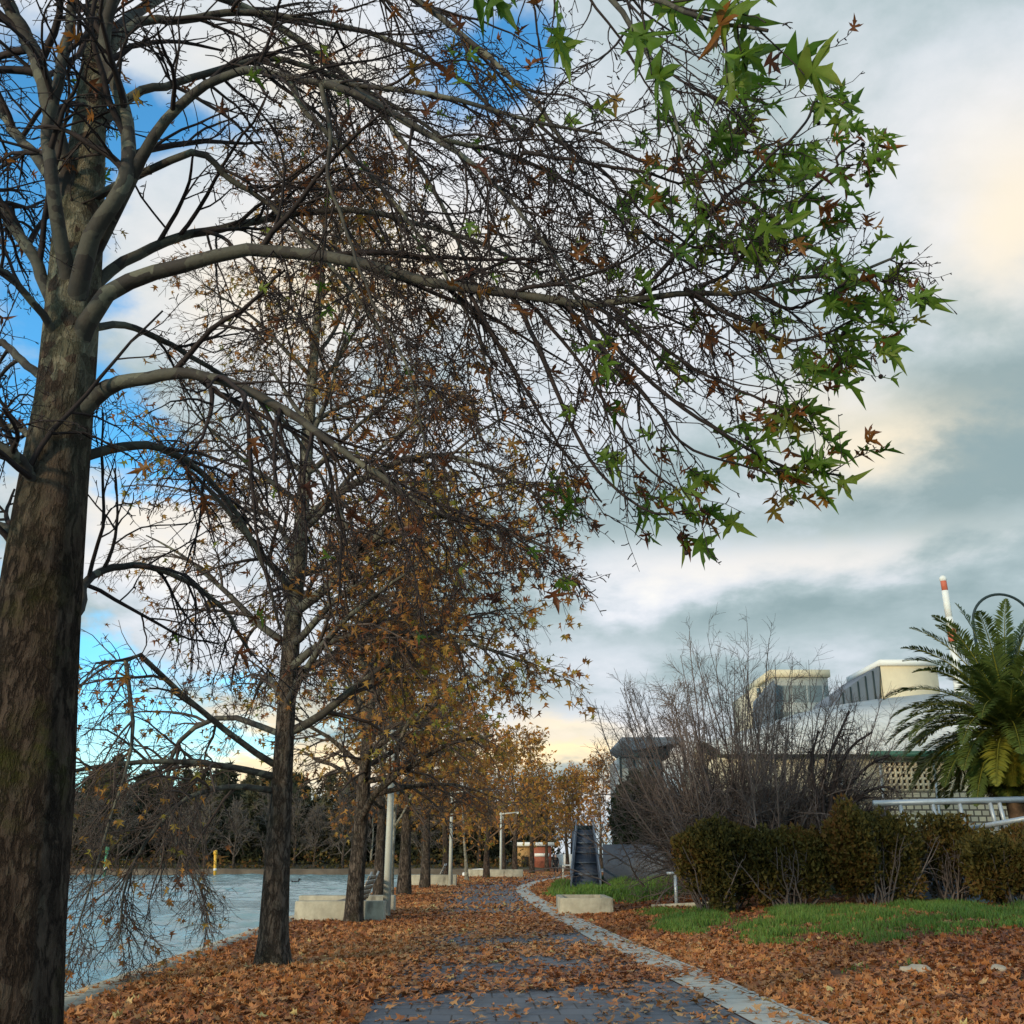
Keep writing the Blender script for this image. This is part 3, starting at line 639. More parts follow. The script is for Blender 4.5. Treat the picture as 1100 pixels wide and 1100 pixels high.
# ---- the other trees of the row
def plane_tree(name, px_base, Y, h, spread, label, cat='tree', group='plane trees along the lake path', lean=(0, 0), r0=.26, bark='bark_row', twig='twig_row', leafm='leaf_row', nlimb=24, lod=1, nleaf=5000, size=(.12, .2), tone=(.3, .9), z0=2.2, limbs=None, trunk_pts=None, trunk_r=None, right=0., droop=.45, rmin=.004, x=None, zb=0., lm=True, elev=(15, 60)):
    bx = x if x is not None else at(px_base, 900, Y)[0]
    T = empty(name, (bx, Y, zb), label, cat, group)
    if trunk_pts is None:
        w = rng.normal(size=(7, 2))*.02*h; w[0] = 0; w[1] *= .3
        trunk_pts = [np.array([bx+lean[0]*t*h+a*t, Y+lean[1]*t*h+b*t, zb-.1+t*(h+.1)]) for t, (a, b) in zip(np.linspace(0, 1, 7), w)]
        trunk_pts.insert(1, trunk_pts[0]*.93+trunk_pts[1]*.07)
        trunk_r = [r0*1.5, r0*1.12]+[r0*max(.06, 1-.98*t**.8) for t in np.linspace(0, 1, 7)[1:]]
    _, P, r = trunk_mesh('trunk', trunk_pts, trunk_r, M[bark], T, 40, 18, .035, int(Y*7))
    hh = P[-1, 2]-zb
    # main limbs: golden-angle round the trunk, long low ones, short high ones
    LPs = []; LRs = []
    tz = np.linspace(z0, hh*.97, nlimb)+rng.uniform(-.2, .2, nlimb)
    for i_, z in enumerate(tz):
        s_ = min(1., max(0., (z-z0)/max(.1, hh-z0))); j = np.argmin(np.abs(P[:, 2]-zb-z)); b0 = P[j]
        a = i_*2.4+rng.uniform(-.4, .4)
        hd = np.array([math.cos(a), math.sin(a), 0.]); hd = norm(hd+np.array([right, 0, 0]))
        Lh = spread*(1-.72*s_**1.1)*rng.uniform(.75, 1.1); el_ = R(elev[0]+(elev[1]-elev[0])*s_+rng.uniform(-8, 10))
        D = hd*math.cos(el_)+np.array([0, 0, math.sin(el_)]); q = [b0]; K_ = 14
        for k_ in range(1, K_):
            D = norm(D+rng.normal(size=3)*.07+np.array([0, 0, (.06 if k_ < 5 else -.055)*(1-.7*s_)])); q.append(q[-1]+D*Lh/(K_-1))
        LPs.append(q); LRs.append(np.linspace(min(r[j]*.5, .085), .012, K_))
    if limbs:
        for pts, a, b in limbs:
            q = catmull([at(*p) for p in pts], 14); LPs.append(q); LRs.append(np.linspace(a, b, 14)/1100*(q[:, 1]*CP+(q[:, 2]-EYE)*SP))
    LPs = np.array(LPs); LRs = np.array(LRs)
    n2, n3, n4 = {1: (11, 9, 4), 2: (8, 7, 3), 3: (7, 6, 0)}[lod]
    pp = [tubes(LPs, LRs, 7 if lod < 3 else 5)]
    if lod < 3 and lm:
        V, Q = pp.pop(); 
        mesh_obj('limb', V, [Q], M['limb'] if lod == 1 else M[bark], T, smooth=True)['kind'] = 'stuff'
    c2, s2 = grow(LPs, LRs, n2, .15, 1, (.28*spread, .55*spread), (25, 60), .12, droop, 8, .6, rmin*1.6)
    c3, s3 = grow(c2, s2, n3, .12, 1, (.09*spread, .24*spread), (25, 65), .16, droop*.8, 6 if lod < 3 else 4, .6, rmin)
    if lod == 1:
        e2, f2 = grow(LPs[-len(limbs):], LRs[-len(limbs):], 12, .25, 1, (.9, 2.2), (20, 60), .13, .9, 8, .5, rmin*1.2)
        e3, f3 = grow(e2, f2, 8, .1, 1, (.3, .9), (22, 60), .17, .5, 6, .6, rmin*.9)
        c2 = np.concatenate([c2, e2]); s2 = np.concatenate([s2, f2]); c3 = np.concatenate([c3, e3]); s3 = np.concatenate([s3, f3])
    pp += [tubes(c2, s2, 4 if lod < 3 else 3), tubes(c3, s3, 3)]
    last = c3
    if n4:
        c4, s4 = grow(c3, s3, n4, .15, 1, (.03*spread, .09*spread), (30, 70), .2, .2, 3, .8, rmin*.8); pp.append(tubes(c4, s4, 3)); last = np.concatenate([c4, c3[:, -3:]])
    V, Q = join(pp); crown = mesh_obj('crown', V, [Q], M[twig], T)
    if nleaf:
        i_ = rng.choice(len(last), min(nleaf, len(last)), replace=nleaf > len(last))
        if right:   # the sheltered side keeps more of its leaves
            pr = np.exp(right*1.6*(last[:, -1, 0]-bx)/spread*2)*np.where(last[:, -1, 2] < 3.6, .35, 1.); pr /= pr.sum(); i_ = rng.choice(len(last), nleaf, p=pr)
        n = len(i_); tp0 = last[i_, -1]+rng.normal(size=(n, 3))*.05; dd = last[i_, -1]-last[i_, -2]
        A = norm(norm(dd)*.5+np.array([.25, 0, -.7])+rng.normal(size=(n, 3))*.55)
        cl = .5+.5*sines(tp0[:, 0]+tp0[:, 1], tp0[:, 2]*1.3, int(Y), 1.6)
        tn = np.clip(tone[0]+(tone[1]-tone[0])*(.55*rng.random(n)+.45*np.clip(cl, 0, 1)), 0, 1)
        V, Tt, to = leaves(tp0, A, rng.normal(size=(n, 3)), rng.uniform(*size, n), 'mid' if lod < 3 else 'lo', tn, 1.3)
        mesh_obj('foliage', V, [Tt], M[leafm], crown, tone=to)
    return T
t2p = [(292,1047),(293,1030),(294,1000),(297,940),(302,850),(308,750),(316,650),(322,580),(330,480),(336,400),(342,330),(348,260),(352,190)]
t2r = [.37,.28,.222,.198,.172,.15,.135,.125,.11,.09,.07,.05,.03]
plane_tree('plane_tree', 292, 16.9, 12, 4.6, 'second plane tree, tall dark trunk in the leaf litter, drooping twigs over the water', r0=.25, nlimb=32, lod=1, nleaf=7800, size=(.09, .16), tone=(.05, 1.0), z0=3.4, right=.28,
    trunk_pts=[at(a, b, 16.9) for a, b in t2p], trunk_r=t2r, rmin=.0062, droop=.6,
    limbs=[([(296,822,16.9),(262,800,16.5),(202,752,15.9),(140,697,15.2),(139,740,15.0),(143,782,14.8),(137,823,14.6),(118,880,14.4),(98,950,14.2),(72,1030,14.0)], 3.8, .8),
           ([(298,835,16.9),(240,823,16.2),(165,818,15.6),(80,828,15.0),(20,850,14.6)], 4.2, 1.4),
           ([(297,850,16.9),(250,845,16.2),(200,858,15.5),(160,900,15.2),(135,950,15.0),(128,1010,14.8)], 3.6, .8),
           ([(305,790,16.9),(240,770,17.4),(190,800,17.8),(180,860,18),(200,930,18),(225,960,18)], 3.6, .8),
           ([(314,660,16.9),(360,624,16.2),(392,586,15.8),(448,556,15.4),(520,560,15.0),(590,590,14.8)], 6, 1.6),
           ([(324,560,16.9),(380,520,16.2),(450,490,15.8),(520,500,15.4),(590,540,15.2)], 5, 1.5),
           ([(310,720,16.9),(350,690,16.4),(420,680,16),(500,690,15.8),(560,710,15.6)], 5, 1.5)])
t3p = [(380,995),(380,985),(382,950),(388,880),(394,800),(399,740),(403,690),(406,650),(409,610)]
plane_tree('plane_tree', 380, 27.8, 12, 4.3, 'third plane tree, slim trunk growing in front of the first low concrete wall', nlimb=26, lod=2, nleaf=2300, size=(.13, .22), tone=(.0, .85), z0=3.0, right=.25, rmin=.009,
    trunk_pts=[at(a, b, 27.8) for a, b in t3p], trunk_r=[.33,.25,.215,.185,.155,.125,.095,.06,.03],
    limbs=[([(386,885,27.8),(403,852,27),(425,833,26.6),(428,800,26.4),(450,760,26.2),(490,740,26)], 4, 1.5), ([(390,840,27.8),(430,830,27),(480,800,26.5),(530,790,26)], 3.5, 1.4)])
plane_tree('plane_tree', 409, 45, 11.5, 4.6, 'dark trunked plane tree close to the water, hidden behind the nearest lamp post', nlimb=20, lod=2, nleaf=1500, size=(.16, .26), tone=(.2, .95), z0=3, rmin=.012, r0=.24)
plane_tree('plane_tree', 421, 41, 9.5, 4.0, 'pale barked plane tree with forked limbs just behind the nearest lamp post', nlimb=16, lod=2, nleaf=1500, size=(.16, .26), tone=(.2, .9), z0=2.6, rmin=.012, r0=.16, bark='bark_pale', elev=(40, 65))
plane_tree('plane_tree', 436, 47, 11.5, 4.6, 'stout dark plane tree just left of the twin trunk by the second wall', nlimb=20, lod=2, nleaf=1500, size=(.16, .26), tone=(.15, .9), z0=3, rmin=.012, r0=.30)
plane_tree('plane_tree', 458, 57, 12, 4.8, 'plane tree with flared dark base in front of the second low concrete wall', nlimb=20, lod=2, nleaf=1500, size=(.18, .28), tone=(.1, .85), z0=3, rmin=.014, r0=.27)
plane_tree('plane_tree', 479, 70, 11.5, 4.8, 'brown plane tree standing just left of the middle lamp post', nlimb=18, lod=3, nleaf=2000, size=(.2, .32), tone=(.1, .9), z0=3, rmin=.016, r0=.26, bark='bark_far', twig='twig_far', leafm='leaf_far')
plane_tree('birch_tree', 502, 74, 8, 2.6, 'slender white barked birch leaning by the low lake wall', group='far trees by the path', nlimb=16, lod=3, nleaf=500, size=(.15, .24), tone=(.3, .9), z0=2.0, rmin=.014, r0=.14, bark='bark_pale', twig='twig_far', leafm='leaf_far', lean=(-.06, 0))
far = [(523, 82, 11.5, 4.6, 'pale slim plane tree with level boughs left of the third lamp post', 2600), (553, 96, 12.0, 5.0, 'orange leaved plane tree with dark base right of the third lamp post', 5200), (571, 104, 12.5, 5.0, 'tall golden plane tree standing left of the red brick kiosk', 6000), (541, 120, 13, 5.2, 'golden plane tree behind the third lamp post, farther than its neighbours', 4200), (587, 122, 9.5, 4.4, 'tree with dark trunk just left of the walking person', 2500), (609, 128, 10.5, 4.6, 'dark leafless tree just right of the walking person', 1600)]
for px, Y, h, sp, lab, nl in far:
    plane_tree('plane_tree', px, Y, h, sp, lab, nlimb=20, lod=3, nleaf=nl, size=(.24, .42), tone=(.0, .9), z0=3, rmin=.018, r0=.27, bark='bark_far', twig='twig_far', leafm='leaf_far', elev=(25, 65))
for px, Y, h, sp, lab, nl in [(575, 160, 14, 6, 'distant golden tree closing the end of the path', 4000), (622, 165, 13, 6, 'distant amber tree behind the stair top', 3000), (645, 150, 14, 6.5, 'distant amber tree seen through the left edge of the bare shrub', 3500), (614, 185, 15, 7, 'distant tree rising behind the walking person', 3500), (515, 150, 12, 6, 'brown tree on the far bank behind the white upturned dinghy', 3200), (480, 158, 12, 6, 'brown leafless tree on the far bank behind the middle lamp', 2200), (740, 66, 11.5, 4.2, 'russet twiggy tree rising behind the big bare shrub', 0)]:
    plane_tree('broadleaf_tree', px, Y, h, sp, lab, group='far trees by the path', nlimb=22, lod=3, nleaf=nl, size=(.3, .55), tone=(.1, .9), z0=2.5, rmin=.028 if Y > 100 else .012, r0=.27, bark='bark_far', twig='twig_far', leafm='leaf_far', elev=(30, 70), zb=0 if px > 560 else .5)

# ------------------------------------------------------------------ far shore wood
lv = []; tb = []
r3_ = np.random.default_rng(11)
for i_ in range(270):
    x = r3_.uniform(-170, 6); y = far_front(x)+r3_.uniform(14, 60); h = r3_.uniform(9, 15.5)*(1-.25*sstep(-60, 0, x)); w = r3_.uniform(2.2, 4)
    n = 520; u = r3_.random(n)**.8; a = r3_.uniform(0, 2*PI, n); zz = h*(.06+.94*u); rr = w*np.sqrt(np.clip(1-u**1.6, 0.02, 1))*np.sqrt(r3_.random(n))*(1+.3*np.sin(3*a+zz))
    p = np.column_stack([x+rr*np.cos(a), y+rr*np.sin(a), .5+zz]); lv.append((p, r3_.uniform(0, 1)*.6+r3_.random(n)*.4))
P_ = np.vstack([l[0] for l in lv]); tn = np.concatenate([l[1] for l in lv]); n = len(P_)
V, Tt, to = leaves(P_, rng.normal(size=(n, 3))+np.array([0, 0, .4]), rng.normal(size=(n, 3)), rng.uniform(.7, 1.4, n), 'mid', tn, 1.5)
tag(mesh_obj('far_wood', V, [Tt], M['conifer'], tone=to), 'dark evergreen wood on the far bank of the lake', 'wood', kind='stuff')
spots = [(-130, 4), (-111, 8), (-98, 4), (-87, 9), (-77, 4), (-67, 5), (-59, 9), (-51, 4), (-43, 8), (-36, 4), (-29, 8), (-22, 4), (-135, 8), (-118, 5), (-104, 9), (-92, 6), (-82, 10), (-72, 5), (-63, 8), (-55, 6), (-47, 9), (-40, 5), (-33, 8), (-26, 6), (-19, 9), (-12, 6)]
for i_, (x, dy) in enumerate(spots):
    plane_tree('bare_tree', 0, far_front(x)+dy, rng.uniform(6.5, 9.5), 4.4, 'bare grey tree at the water side of the far bank', group='bare trees on the far bank', x=x, zb=.2, nlimb=18, lod=3, nleaf=0, z0=1.2, rmin=.030, r0=.2, bark='bark_pale' if i_ % 4 == 0 else 'bark_row', twig='twig_shore', elev=(40, 75), droop=.1)
n = 5000; x = rng.uniform(-160, 2, n); y = far_front(x)+rng.uniform(1.5, 9, n); z = rng.random(n)**1.5*1.9*(1+.5*np.sin(x*.4))
V, Tt, to = leaves(np.column_stack([x, y, .1+np.abs(z)]), rng.normal(size=(n, 3))+np.array([0, 0, .6]), rng.normal(size=(n, 3)), rng.uniform(.25, .6, n), 'mid', rng.random(n), 1.5)
tag(mesh_obj('shore_scrub', V, [Tt], M['hedge'], tone=to), 'brown scrub along the foot of the far wood', 'scrub', kind='stuff')
for px, py0, py1, m_, lab in [(113, 910, 932, 'marker_green', 'slanting green channel marker pole standing in the lake'), (231, 914, 941, 'marker_yellow', 'yellow channel marker pole standing in the lake')]:
    Yp = 126; a = at(px, py1, Yp); b = at(px+(2.5 if px == 113 else .5), py0, Yp); E = empty('channel_marker', (a[0], Yp, -.62), lab, 'marker', None)
    a[2] = -.9; mb = MB(); mb.tube([a, b], .17, 10); mb.build('pole', M[m_], E, True); mb = MB(); mb.tube([b-(b-a)*.12, b+(b-a)*.02], [.27, .2], 10); mb.build('top_mark', M[m_], E, True)
    mb = MB(); mb.tube([a+(b-a)*.3, a+(b-a)*.38], .19, 10); mb.build('band', M['white'], E, True)
dk = at(318, 941, 95.); E = empty('duck', (dk[0], 95., -.62), 'tiny dark duck swimming on the lake', 'bird')
mb = MB(); mb.sphere((dk[0], 95, -.55), .2, (1.5, .8, .7), 8); mb.sphere((dk[0]+.3, 95, -.3), .09, n=6); mb.tube([(dk[0]+.22, 95, -.5), (dk[0]+.3, 95, -.3)], .06, 6); mb.tube([(dk[0]+.36, 95, -.3), (dk[0]+.5, 95, -.32)], [.04, .02], 6); mb.tube([(dk[0]-.25, 95, -.5), (dk[0]-.42, 95, -.4)], [.08, .02], 6)
mb.build('body', M['duck'], E, True)
# ------------------------------------------------------------------ leaf litter, grass
def dens(x, y):
    l, r = path_l(y), path_r(y); sr = r+strip_w(y)
    n1 = sines(x, y, 21, .9); n2 = sines(x, y, 22, 2.4)
    onp = np.clip(.60+.33*n1+.25*n2+.25*sines(x, y, 23, 5.), .05, 1)*np.where(y < 14.2+.8*n1, .2, 1)
    onp = np.where(y > 33, onp*.45, onp); onp = np.where((y > 40) & (y < 62), onp*.35, onp)
    edge = np.exp(-np.maximum(x-l, 0)/.5)*.9*(y > 13)
    d = np.where(x < l, 1., np.where(x < r, np.maximum(onp, edge), np.where(x < sr, np.where(y > 26, .04, .08)+.2*np.maximum(n2, 0)*(y < 40), np.clip(1.0-.075*(x-sr)+.3*n2-.6*sstep(.2, 1.0, n1)*(x > sr+1.5), .10, 1))))
    gr = grass_mask(x, y); d = d*(1-.5*gr)
    d = np.where((x < lake_x(y)+.5), .25, d)
    return np.where(x < lake_x(y)+.05, 0, d)
def grass_mask(x, y):
    sr = path_r(y)+strip_w(y); n = .35*sines(x, y, 31, .7)+.2*sines(x, y, 32, 2.2)
    a = sstep(1.4, 2.6, x-sr+n*1.6)*sstep(17.0, 21.5, y+n*3)*(1-sstep(26.8, 28.2, y+n-4.5*(1-sstep(3.2, 4.5, x-sr))))
    b = sstep(.6, 1.6, x-sr+n)*sstep(35.5, 38, y+n)*(1-sstep(60, 66, y))
    c = .8*sstep(.75, 1.0, sines(x, y, 33, 1.6))*(x > sr+.6)*(y > 12)*(y < 24)
    return np.clip(np.maximum(np.maximum(a, b), c), 0, 1)
lv = []
for y0, y1, rho, kind, sz in [(9.5, 20, 330, 'litter', (.045, .15)), (20, 32, 220, 'litter', (.06, .155)), (32, 60, 100, 'lo', (.11, .2)), (60, 115, 30, 'lo', (.18, .32))]:
    x0, x1 = -8, 13 if y1 < 40 else 9
    n = int((x1-x0)*(y1-y0)*rho); x = rng.uniform(x0, x1, n); y = rng.uniform(y0, y1, n)
    kp = rng.random(n) < dens(x, y); x, y = x[kp], y[kp]; n = len(x)
    z = np.maximum(height(x, y), np.where((x > path_l(y)) & (x < path_r(y)+strip_w(y)), .02, 0))+rng.uniform(.008, .05, n)
    a = rng.uniform(0, 2*PI, n); onpave = (x > path_l(y)) & (x < path_r(y)+strip_w(y))
    tilt = np.where(onpave, .22, .45)[:, None]
    A = np.column_stack([np.cos(a), np.sin(a), rng.normal(size=n)*tilt[:, 0]*.6]); N_ = norm(np.array([0, 0, 1.])+rng.normal(size=(n, 3))*tilt)
    big = .5+.5*np.clip(sines(x, y, 41, .5), -1, 1)
    tn = np.clip(.10+.55*rng.random(n)+.22*big+(rng.random(n) < .06)*.3+np.where(onpave & (y < 15), .12, 0)-.2*sstep(.5, 4, x-path_r(y)-1), 0, 1)
    lv.append(leaves(np.column_stack([x, y, z]), A, N_, rng.uniform(*sz, n), kind, tn, 1.0, zs=rng.uniform(-1.6, 1.8, n), origin_shift=-.4))
V = np.vstack([l[0] for l in lv]); off = np.cumsum([0]+[len(l[0]) for l in lv])
tag(mesh_obj('leaf_litter', V, [np.vstack([l[1]+o for l, o in zip(lv, off)])], M['litter'], tone=np.concatenate([l[2] for l in lv])), 'fallen brown and orange plane leaves strewn over path and verges', 'leaves', kind='stuff')
Bv = []; 
for y0, y1, rho, hgt in [(12, 33.5, 900, .17), (34, 66, 300, .34)]:
    x0, x1 = 1, 20; n = int((x1-x0)*(y1-y0)*rho); x = rng.uniform(x0, x1, n); y = rng.uniform(y0, y1, n)
    clump = np.clip(.5+.5*sines(x, y, 51, 2.6), 0, 1)
    kp = rng.random(n) < grass_mask(x, y)*np.clip(1.7*clump-.35, .06, 1); x, y, clump = x[kp], y[kp], clump[kp]; n = len(x)
    h = hgt*rng.uniform(.35, 1.2, n)*(.45+.8*clump)*(.35+.65*grass_mask(x, y)); a = rng.uniform(0, 2*PI, n); w = rng.uniform(.006, .012, n)*(1 if y1 < 40 else 2.5); bend = rng.uniform(.15, .8, n)*h
    z = height(x, y)-.01; dx, dy = np.cos(a), np.sin(a)
    p0 = np.column_stack([x-dy*w, y+dx*w, z]); p1 = np.column_stack([x+dy*w, y-dx*w, z])
    m0 = np.column_stack([x+dx*bend*.35-dy*w*.8, y+dy*bend*.35+dx*w*.8, z+h*.6]); m1 = np.column_stack([x+dx*bend*.35+dy*w*.8, y+dy*bend*.35-dx*w*.8, z+h*.6]); tpt = np.column_stack([x+dx*bend, y+dy*bend, z+h])
    Bv.append((np.stack([p0, p1, m1, m0, tpt], 1), np.clip(.2+.5*rng.random(n)+.25*clump+(rng.random(n) < .05)*.4, 0, 1)))
VV = np.concatenate([b[0] for b in Bv]); n = len(VV); i_ = (np.arange(n)*5)[:, None]
tag(mesh_obj('grass', VV.reshape(-1, 3), [i_+np.array([[0, 1, 2, 3]]), i_+np.array([[3, 2, 4]])], M['grass'], tone=np.repeat(np.concatenate([b[1] for b in Bv]), 5)), 'green grass tufts on the verge in front of the hedge', 'grass', kind='stuff')

# ------------------------------------------------------------------ lamp posts
for px, Y, lab in [(417, 30.6, 'nearest pale lamp post, rising beside the end of the first low wall'), (484, 61, 'middle pale lamp post standing at the end of the second low wall'), (538, 92, 'third pale lamp post with its arm clear against golden leaves'), (588, 128, 'farthest small lamp post, left of the walking person')]:
    x = at(px, 930, Y)[0]; E = empty('lamp_post', (x, Y, 0), lab, 'lamp', 'lamp posts along the lake path')
    mb = MB(); mb.tube([(x, Y, -.1), (x, Y, 2.6), (x, Y, 5.2)], [.115, .095, .075], 12); mb.build('pole', M['pole'], E, True)
    mb = MB(); mb.tube([(x, Y, -.02), (x, Y, .03)], .19, 12); mb.build('base_plate', M['pole'], E)
    mb = MB(); mb.bar((x-.15, Y, 5.05), (x+1.55, Y, 5.22), .07, .10); mb.build('arm', M['pole'], E)
    mb = MB(); mb.bar((x+.18, Y, 4.05), (x+.18, Y, 4.9), .05); mb.bar((x, Y, 4.85), (x+.2, Y, 4.88), .05); mb.build('bracket', M['pole'], E)
    mb = MB(); mb.box((x+1.35, Y-.14, 5.08), (x+1.75, Y+.14, 5.19), .02); mb.bar((x+1.72, Y, 5.1), (x+1.72, Y, 5.5), .06); mb.build('lamp_head', M['pole'], E)
# ------------------------------------------------------------------ low walls, benches, planter
def wall_block(name, x0, x1, y0, y1, h, lab, cat, group=None, zb=0):
    mb = MB(); mb.box((x0, y0, zb-.2), (x1, y1, zb+h), .02); o = mb.build(name, M['concrete'], None, origin=((x0+x1)/2, y0, zb)); return tag(o, lab, cat, group)
a = at(312, 980, 27.9)[0]; b = at(410, 980, 27.9)[0]
wall_block('low_wall', a, b, 28.4, 28.85, .50, 'stained low concrete wall behind the third plane tree, the nearest wall by the lake', 'wall', 'low concrete walls by the lake')
a = at(322, 970, 32.6)[0]; b = at(424, 970, 32.6)[0]
wall_block('low_wall', a, b, 32.4, 32.95, .50, 'low concrete wall just behind the nearest one and the timber bench', 'wall', 'low concrete walls by the lake')
a = at(424, 950, 56)[0]; b = at(490, 950, 61)[0]
wall_block('low_wall', a, b, 61, 61.6, .62, 'low concrete wall ending at the middle lamp post', 'wall', 'low concrete walls by the lake')
a = at(500, 940, 86)[0]; b = at(562, 940, 86)[0]
wall_block('low_wall', a, b, 86, 86.6, .62, 'farthest low concrete wall, below the third lamp post', 'wall', 'low concrete walls by the lake')
def bench(px, Y, lab):
    x = at(px, 950, Y)[0]; E = empty('timber_bench', (x, Y, 0), lab, 'bench', 'timber benches by the lake')
    mb = MB()
    for q in range(5): mb.box((x-.62+q*.13, Y-.9, .42), (x-.51+q*.13, Y+.9, .46), .006)
    mb.build('seat', M['timber'], E)
    mb = MB()
    for q in range(5): p = np.array([x+.06+q*.055, Y, .52+q*.13]); mb.bar(p+[0, -.9, 0], p+[0, .9, 0], .035, .11, up=(.38, 0, .92))
    mb.build('backrest', M['timber'], E)
    for s_ in (-.75, .75):
        mb = MB(); mb.box((x-.55, Y+s_-.04, 0), (x-.47, Y+s_+.04, .42)); mb.bar((x-.02, Y+s_, 0), (x-.02, Y+s_, .44), .08); mb.bar((x+.0, Y+s_, .44), (x+.36, Y+s_, 1.2), .06, .05); mb.bar((x-.55, Y+s_, .39), (x+.02, Y+s_, .39), .06, .05); mb.build('leg', M['steel'], E)
bench(389, 30.4, 'timber slat bench with leaning backrest between the two nearest low walls')
bench(472, 63.5, 'small far timber bench behind the wall by the middle lamp')
# planter on the right
gp = ground(602, 983); x0 = gp[0]; Yp = gp[1]; x1 = at(659, 975, Yp)[0]; zg = 0; 
E = empty('concrete_planter', ((x0+x1)/2, Yp, zg), 'rectangular open concrete planter at the right edge of the path', 'planter')
d_ = 2.9; hh = .46; th = .16
mb = MB(); mb.box((x0, Yp, zg-.15), (x1, Yp+th, hh), .012); mb.build('side_panel', M['concrete'], E)
mb = MB(); mb.box((x0, Yp+d_-th, zg-.15), (x1, Yp+d_, hh), .012); mb.build('side_panel', M['concrete'], E)
mb = MB(); mb.box((x0, Yp+th+.003, zg-.15), (x0+th, Yp+d_-th-.003, hh-.003), .012); mb.build('side_panel', M['concrete'], E)
mb = MB(); mb.box((x1-th, Yp+th+.003, zg-.15), (x1, Yp+d_-th-.003, hh-.003), .012); mb.build('side_panel', M['concrete'], E)
mb = MB(); mb.box((x0+th+.002, Yp+th+.002, 0), (x1-th-.002, Yp+d_-th-.002, hh-.30)); mb.build('soil', M['ground'], E)
# upturned dinghy, rail, person, kiosk
x = at(516, 930, 88)[0]; E = empty('dinghy', (x, 89, 0), 'small white upturned dinghy beside the farthest low wall', 'boat')
K_ = 15; V = []
for i_ in range(K_):
    s_ = i_/(K_-1)*2-1; w = .65*max(.02, 1-abs(s_)**2.6); hgt = .6*max(.05, 1-.45*s_*s_)
    for j in range(11):
        q = PI*j/10; V.append((x+s_*1.5, 89-w*math.cos(q), hgt*math.sin(q)**.7 if 0 < j < 10 else 0))
i2 = np.arange(K_-1)[:, None]*11+np.arange(10)[None]
mesh_obj('hull', np.array(V), [np.stack([i2, i2+11, i2+12, i2+1], -1).reshape(-1, 4)], M['white'], E, smooth=True)
mb = MB(); mb.tube([(x-1.3, 89, .4), (x-.7, 89, .57), (x, 89, .62), (x+.7, 89, .57), (x+1.3, 89, .4)], .04, 6); mb.build('keel', M['white'], E, True)
Y = 76; x0 = at(604, 930, Y)[0]; x1 = at(641, 930, Y)[0]; zg = float(height(x0, Y)); E = empty('guard_rail', (x0, Y, zg), 'short pale guard rail at the foot of the slate stair', 'rail')
zt = at(604, 929.5, Y)[2]; mb = MB(); mb.tube([(x0, Y, zt), (x1, Y, zt)], .045, 8); mb.build('rail', M['steel'], E, True)
for xx in (x0+.05, (x0+x1)/2, x1-.05):
    mb = MB(); mb.tube([(xx, Y, zg-.1), (xx, Y, zt)], .05, 8); mb.build('post', M['pole'], E, True)
Y = 104.; px_ = at(597, 930, Y)[0]
P0 = empty('person', (px_, Y, 0.012), 'person in black coat and trousers walking on the far end of the path', 'person')
def skin_figure(name, verts, edges, radii, material, parent, sub=2):
    me = bpy.data.meshes.new(name); me.from_pydata(verts, edges, []); o = bpy.data.objects.new(name, me); link(o, parent)
    o.modifiers.new('skin', 'SKIN').use_smooth_shade = True; sv = me.skin_vertices[0].data
    for i_, r_ in enumerate(radii): sv[i_].radius = (r_, r_) if not isinstance(r_, tuple) else r_; sv[i_].use_root = (i_ == 0)
    s_ = o.modifiers.new('sub', 'SUBSURF'); s_.levels = s_.render_levels = sub
    me.materials.append(material); return o
vb = [(0,0,.92),(0,0,1.12),(0,0,1.35),(0,0,1.47),(0,.01,1.54),(0,-.01,1.64),(0,-.01,1.72), (.1,0,.86),(.11,-.14,.48),(.11,-.10,.07),(.11,-.24,.03), (-.1,0,.86),(-.10,.07,.48),(-.10,.30,.10),(-.10,.20,.03), (.20,0,1.42),(.25,.06,1.14),(.26,-.06,.90),(.26,-.09,.80), (-.20,0,1.42),(-.25,-.02,1.14),(-.26,-.14,.92),(-.26,-.18,.82)]
eb = [(0,1),(1,2),(2,3),(3,4),(4,5),(5,6),(0,7),(7,8),(8,9),(9,10),(0,11),(11,12),(12,13),(13,14),(3,15),(15,16),(16,17),(17,18),(3,19),(19,20),(20,21),(21,22)]
rb = [.15,.14,.16,.10,.055,.10,.08,.10,.07,.045,.045,.10,.07,.045,.045,.07,.052,.036,.035,.07,.052,.036,.035]
skin_figure('body', vb, eb, rb, M['skin'], P0)
skin_figure('coat', [(0,0,.80),(0,0,.95),(0,0,1.15),(0,0,1.36),(0,0,1.47),(.21,0,1.42),(.255,.06,1.14),(.265,-.05,.93),(-.21,0,1.42),(-.255,-.02,1.14),(-.265,-.13,.95)], [(0,1),(1,2),(2,3),(3,4),(4,5),(5,6),(6,7),(4,8),(8,9),(9,10)], [.20,.18,.165,.19,.10,.09,.068,.056,.09,.068,.056], M['cloth_black'], P0)
skin_figure('trousers', [(0,0,.9),(.1,0,.84),(.11,-.14,.48),(.11,-.10,.12),(-.1,0,.84),(-.10,.07,.48),(-.10,.29,.15)], [(0,1),(1,2),(2,3),(0,4),(4,5),(5,6)], [.16,.115,.085,.07,.115,.085,.07], M['cloth_black'], P0)
skin_figure('hair', [(0,.03,1.66),(0,.0,1.72),(0,.01,1.755)], [(0,1),(1,2)], [.10,.105,.06], M['hair'], P0)
for q in ((.11,-.10,.05,-.26),(-.10,.30,.06,.18)): skin_figure('shoe', [(q[0],q[1]+.03,q[2]),(q[0],q[3],.04)], [(0,1)], [.06,.05], M['shoe'], P0)
P0.rotation_euler = (0, 0, R(12))
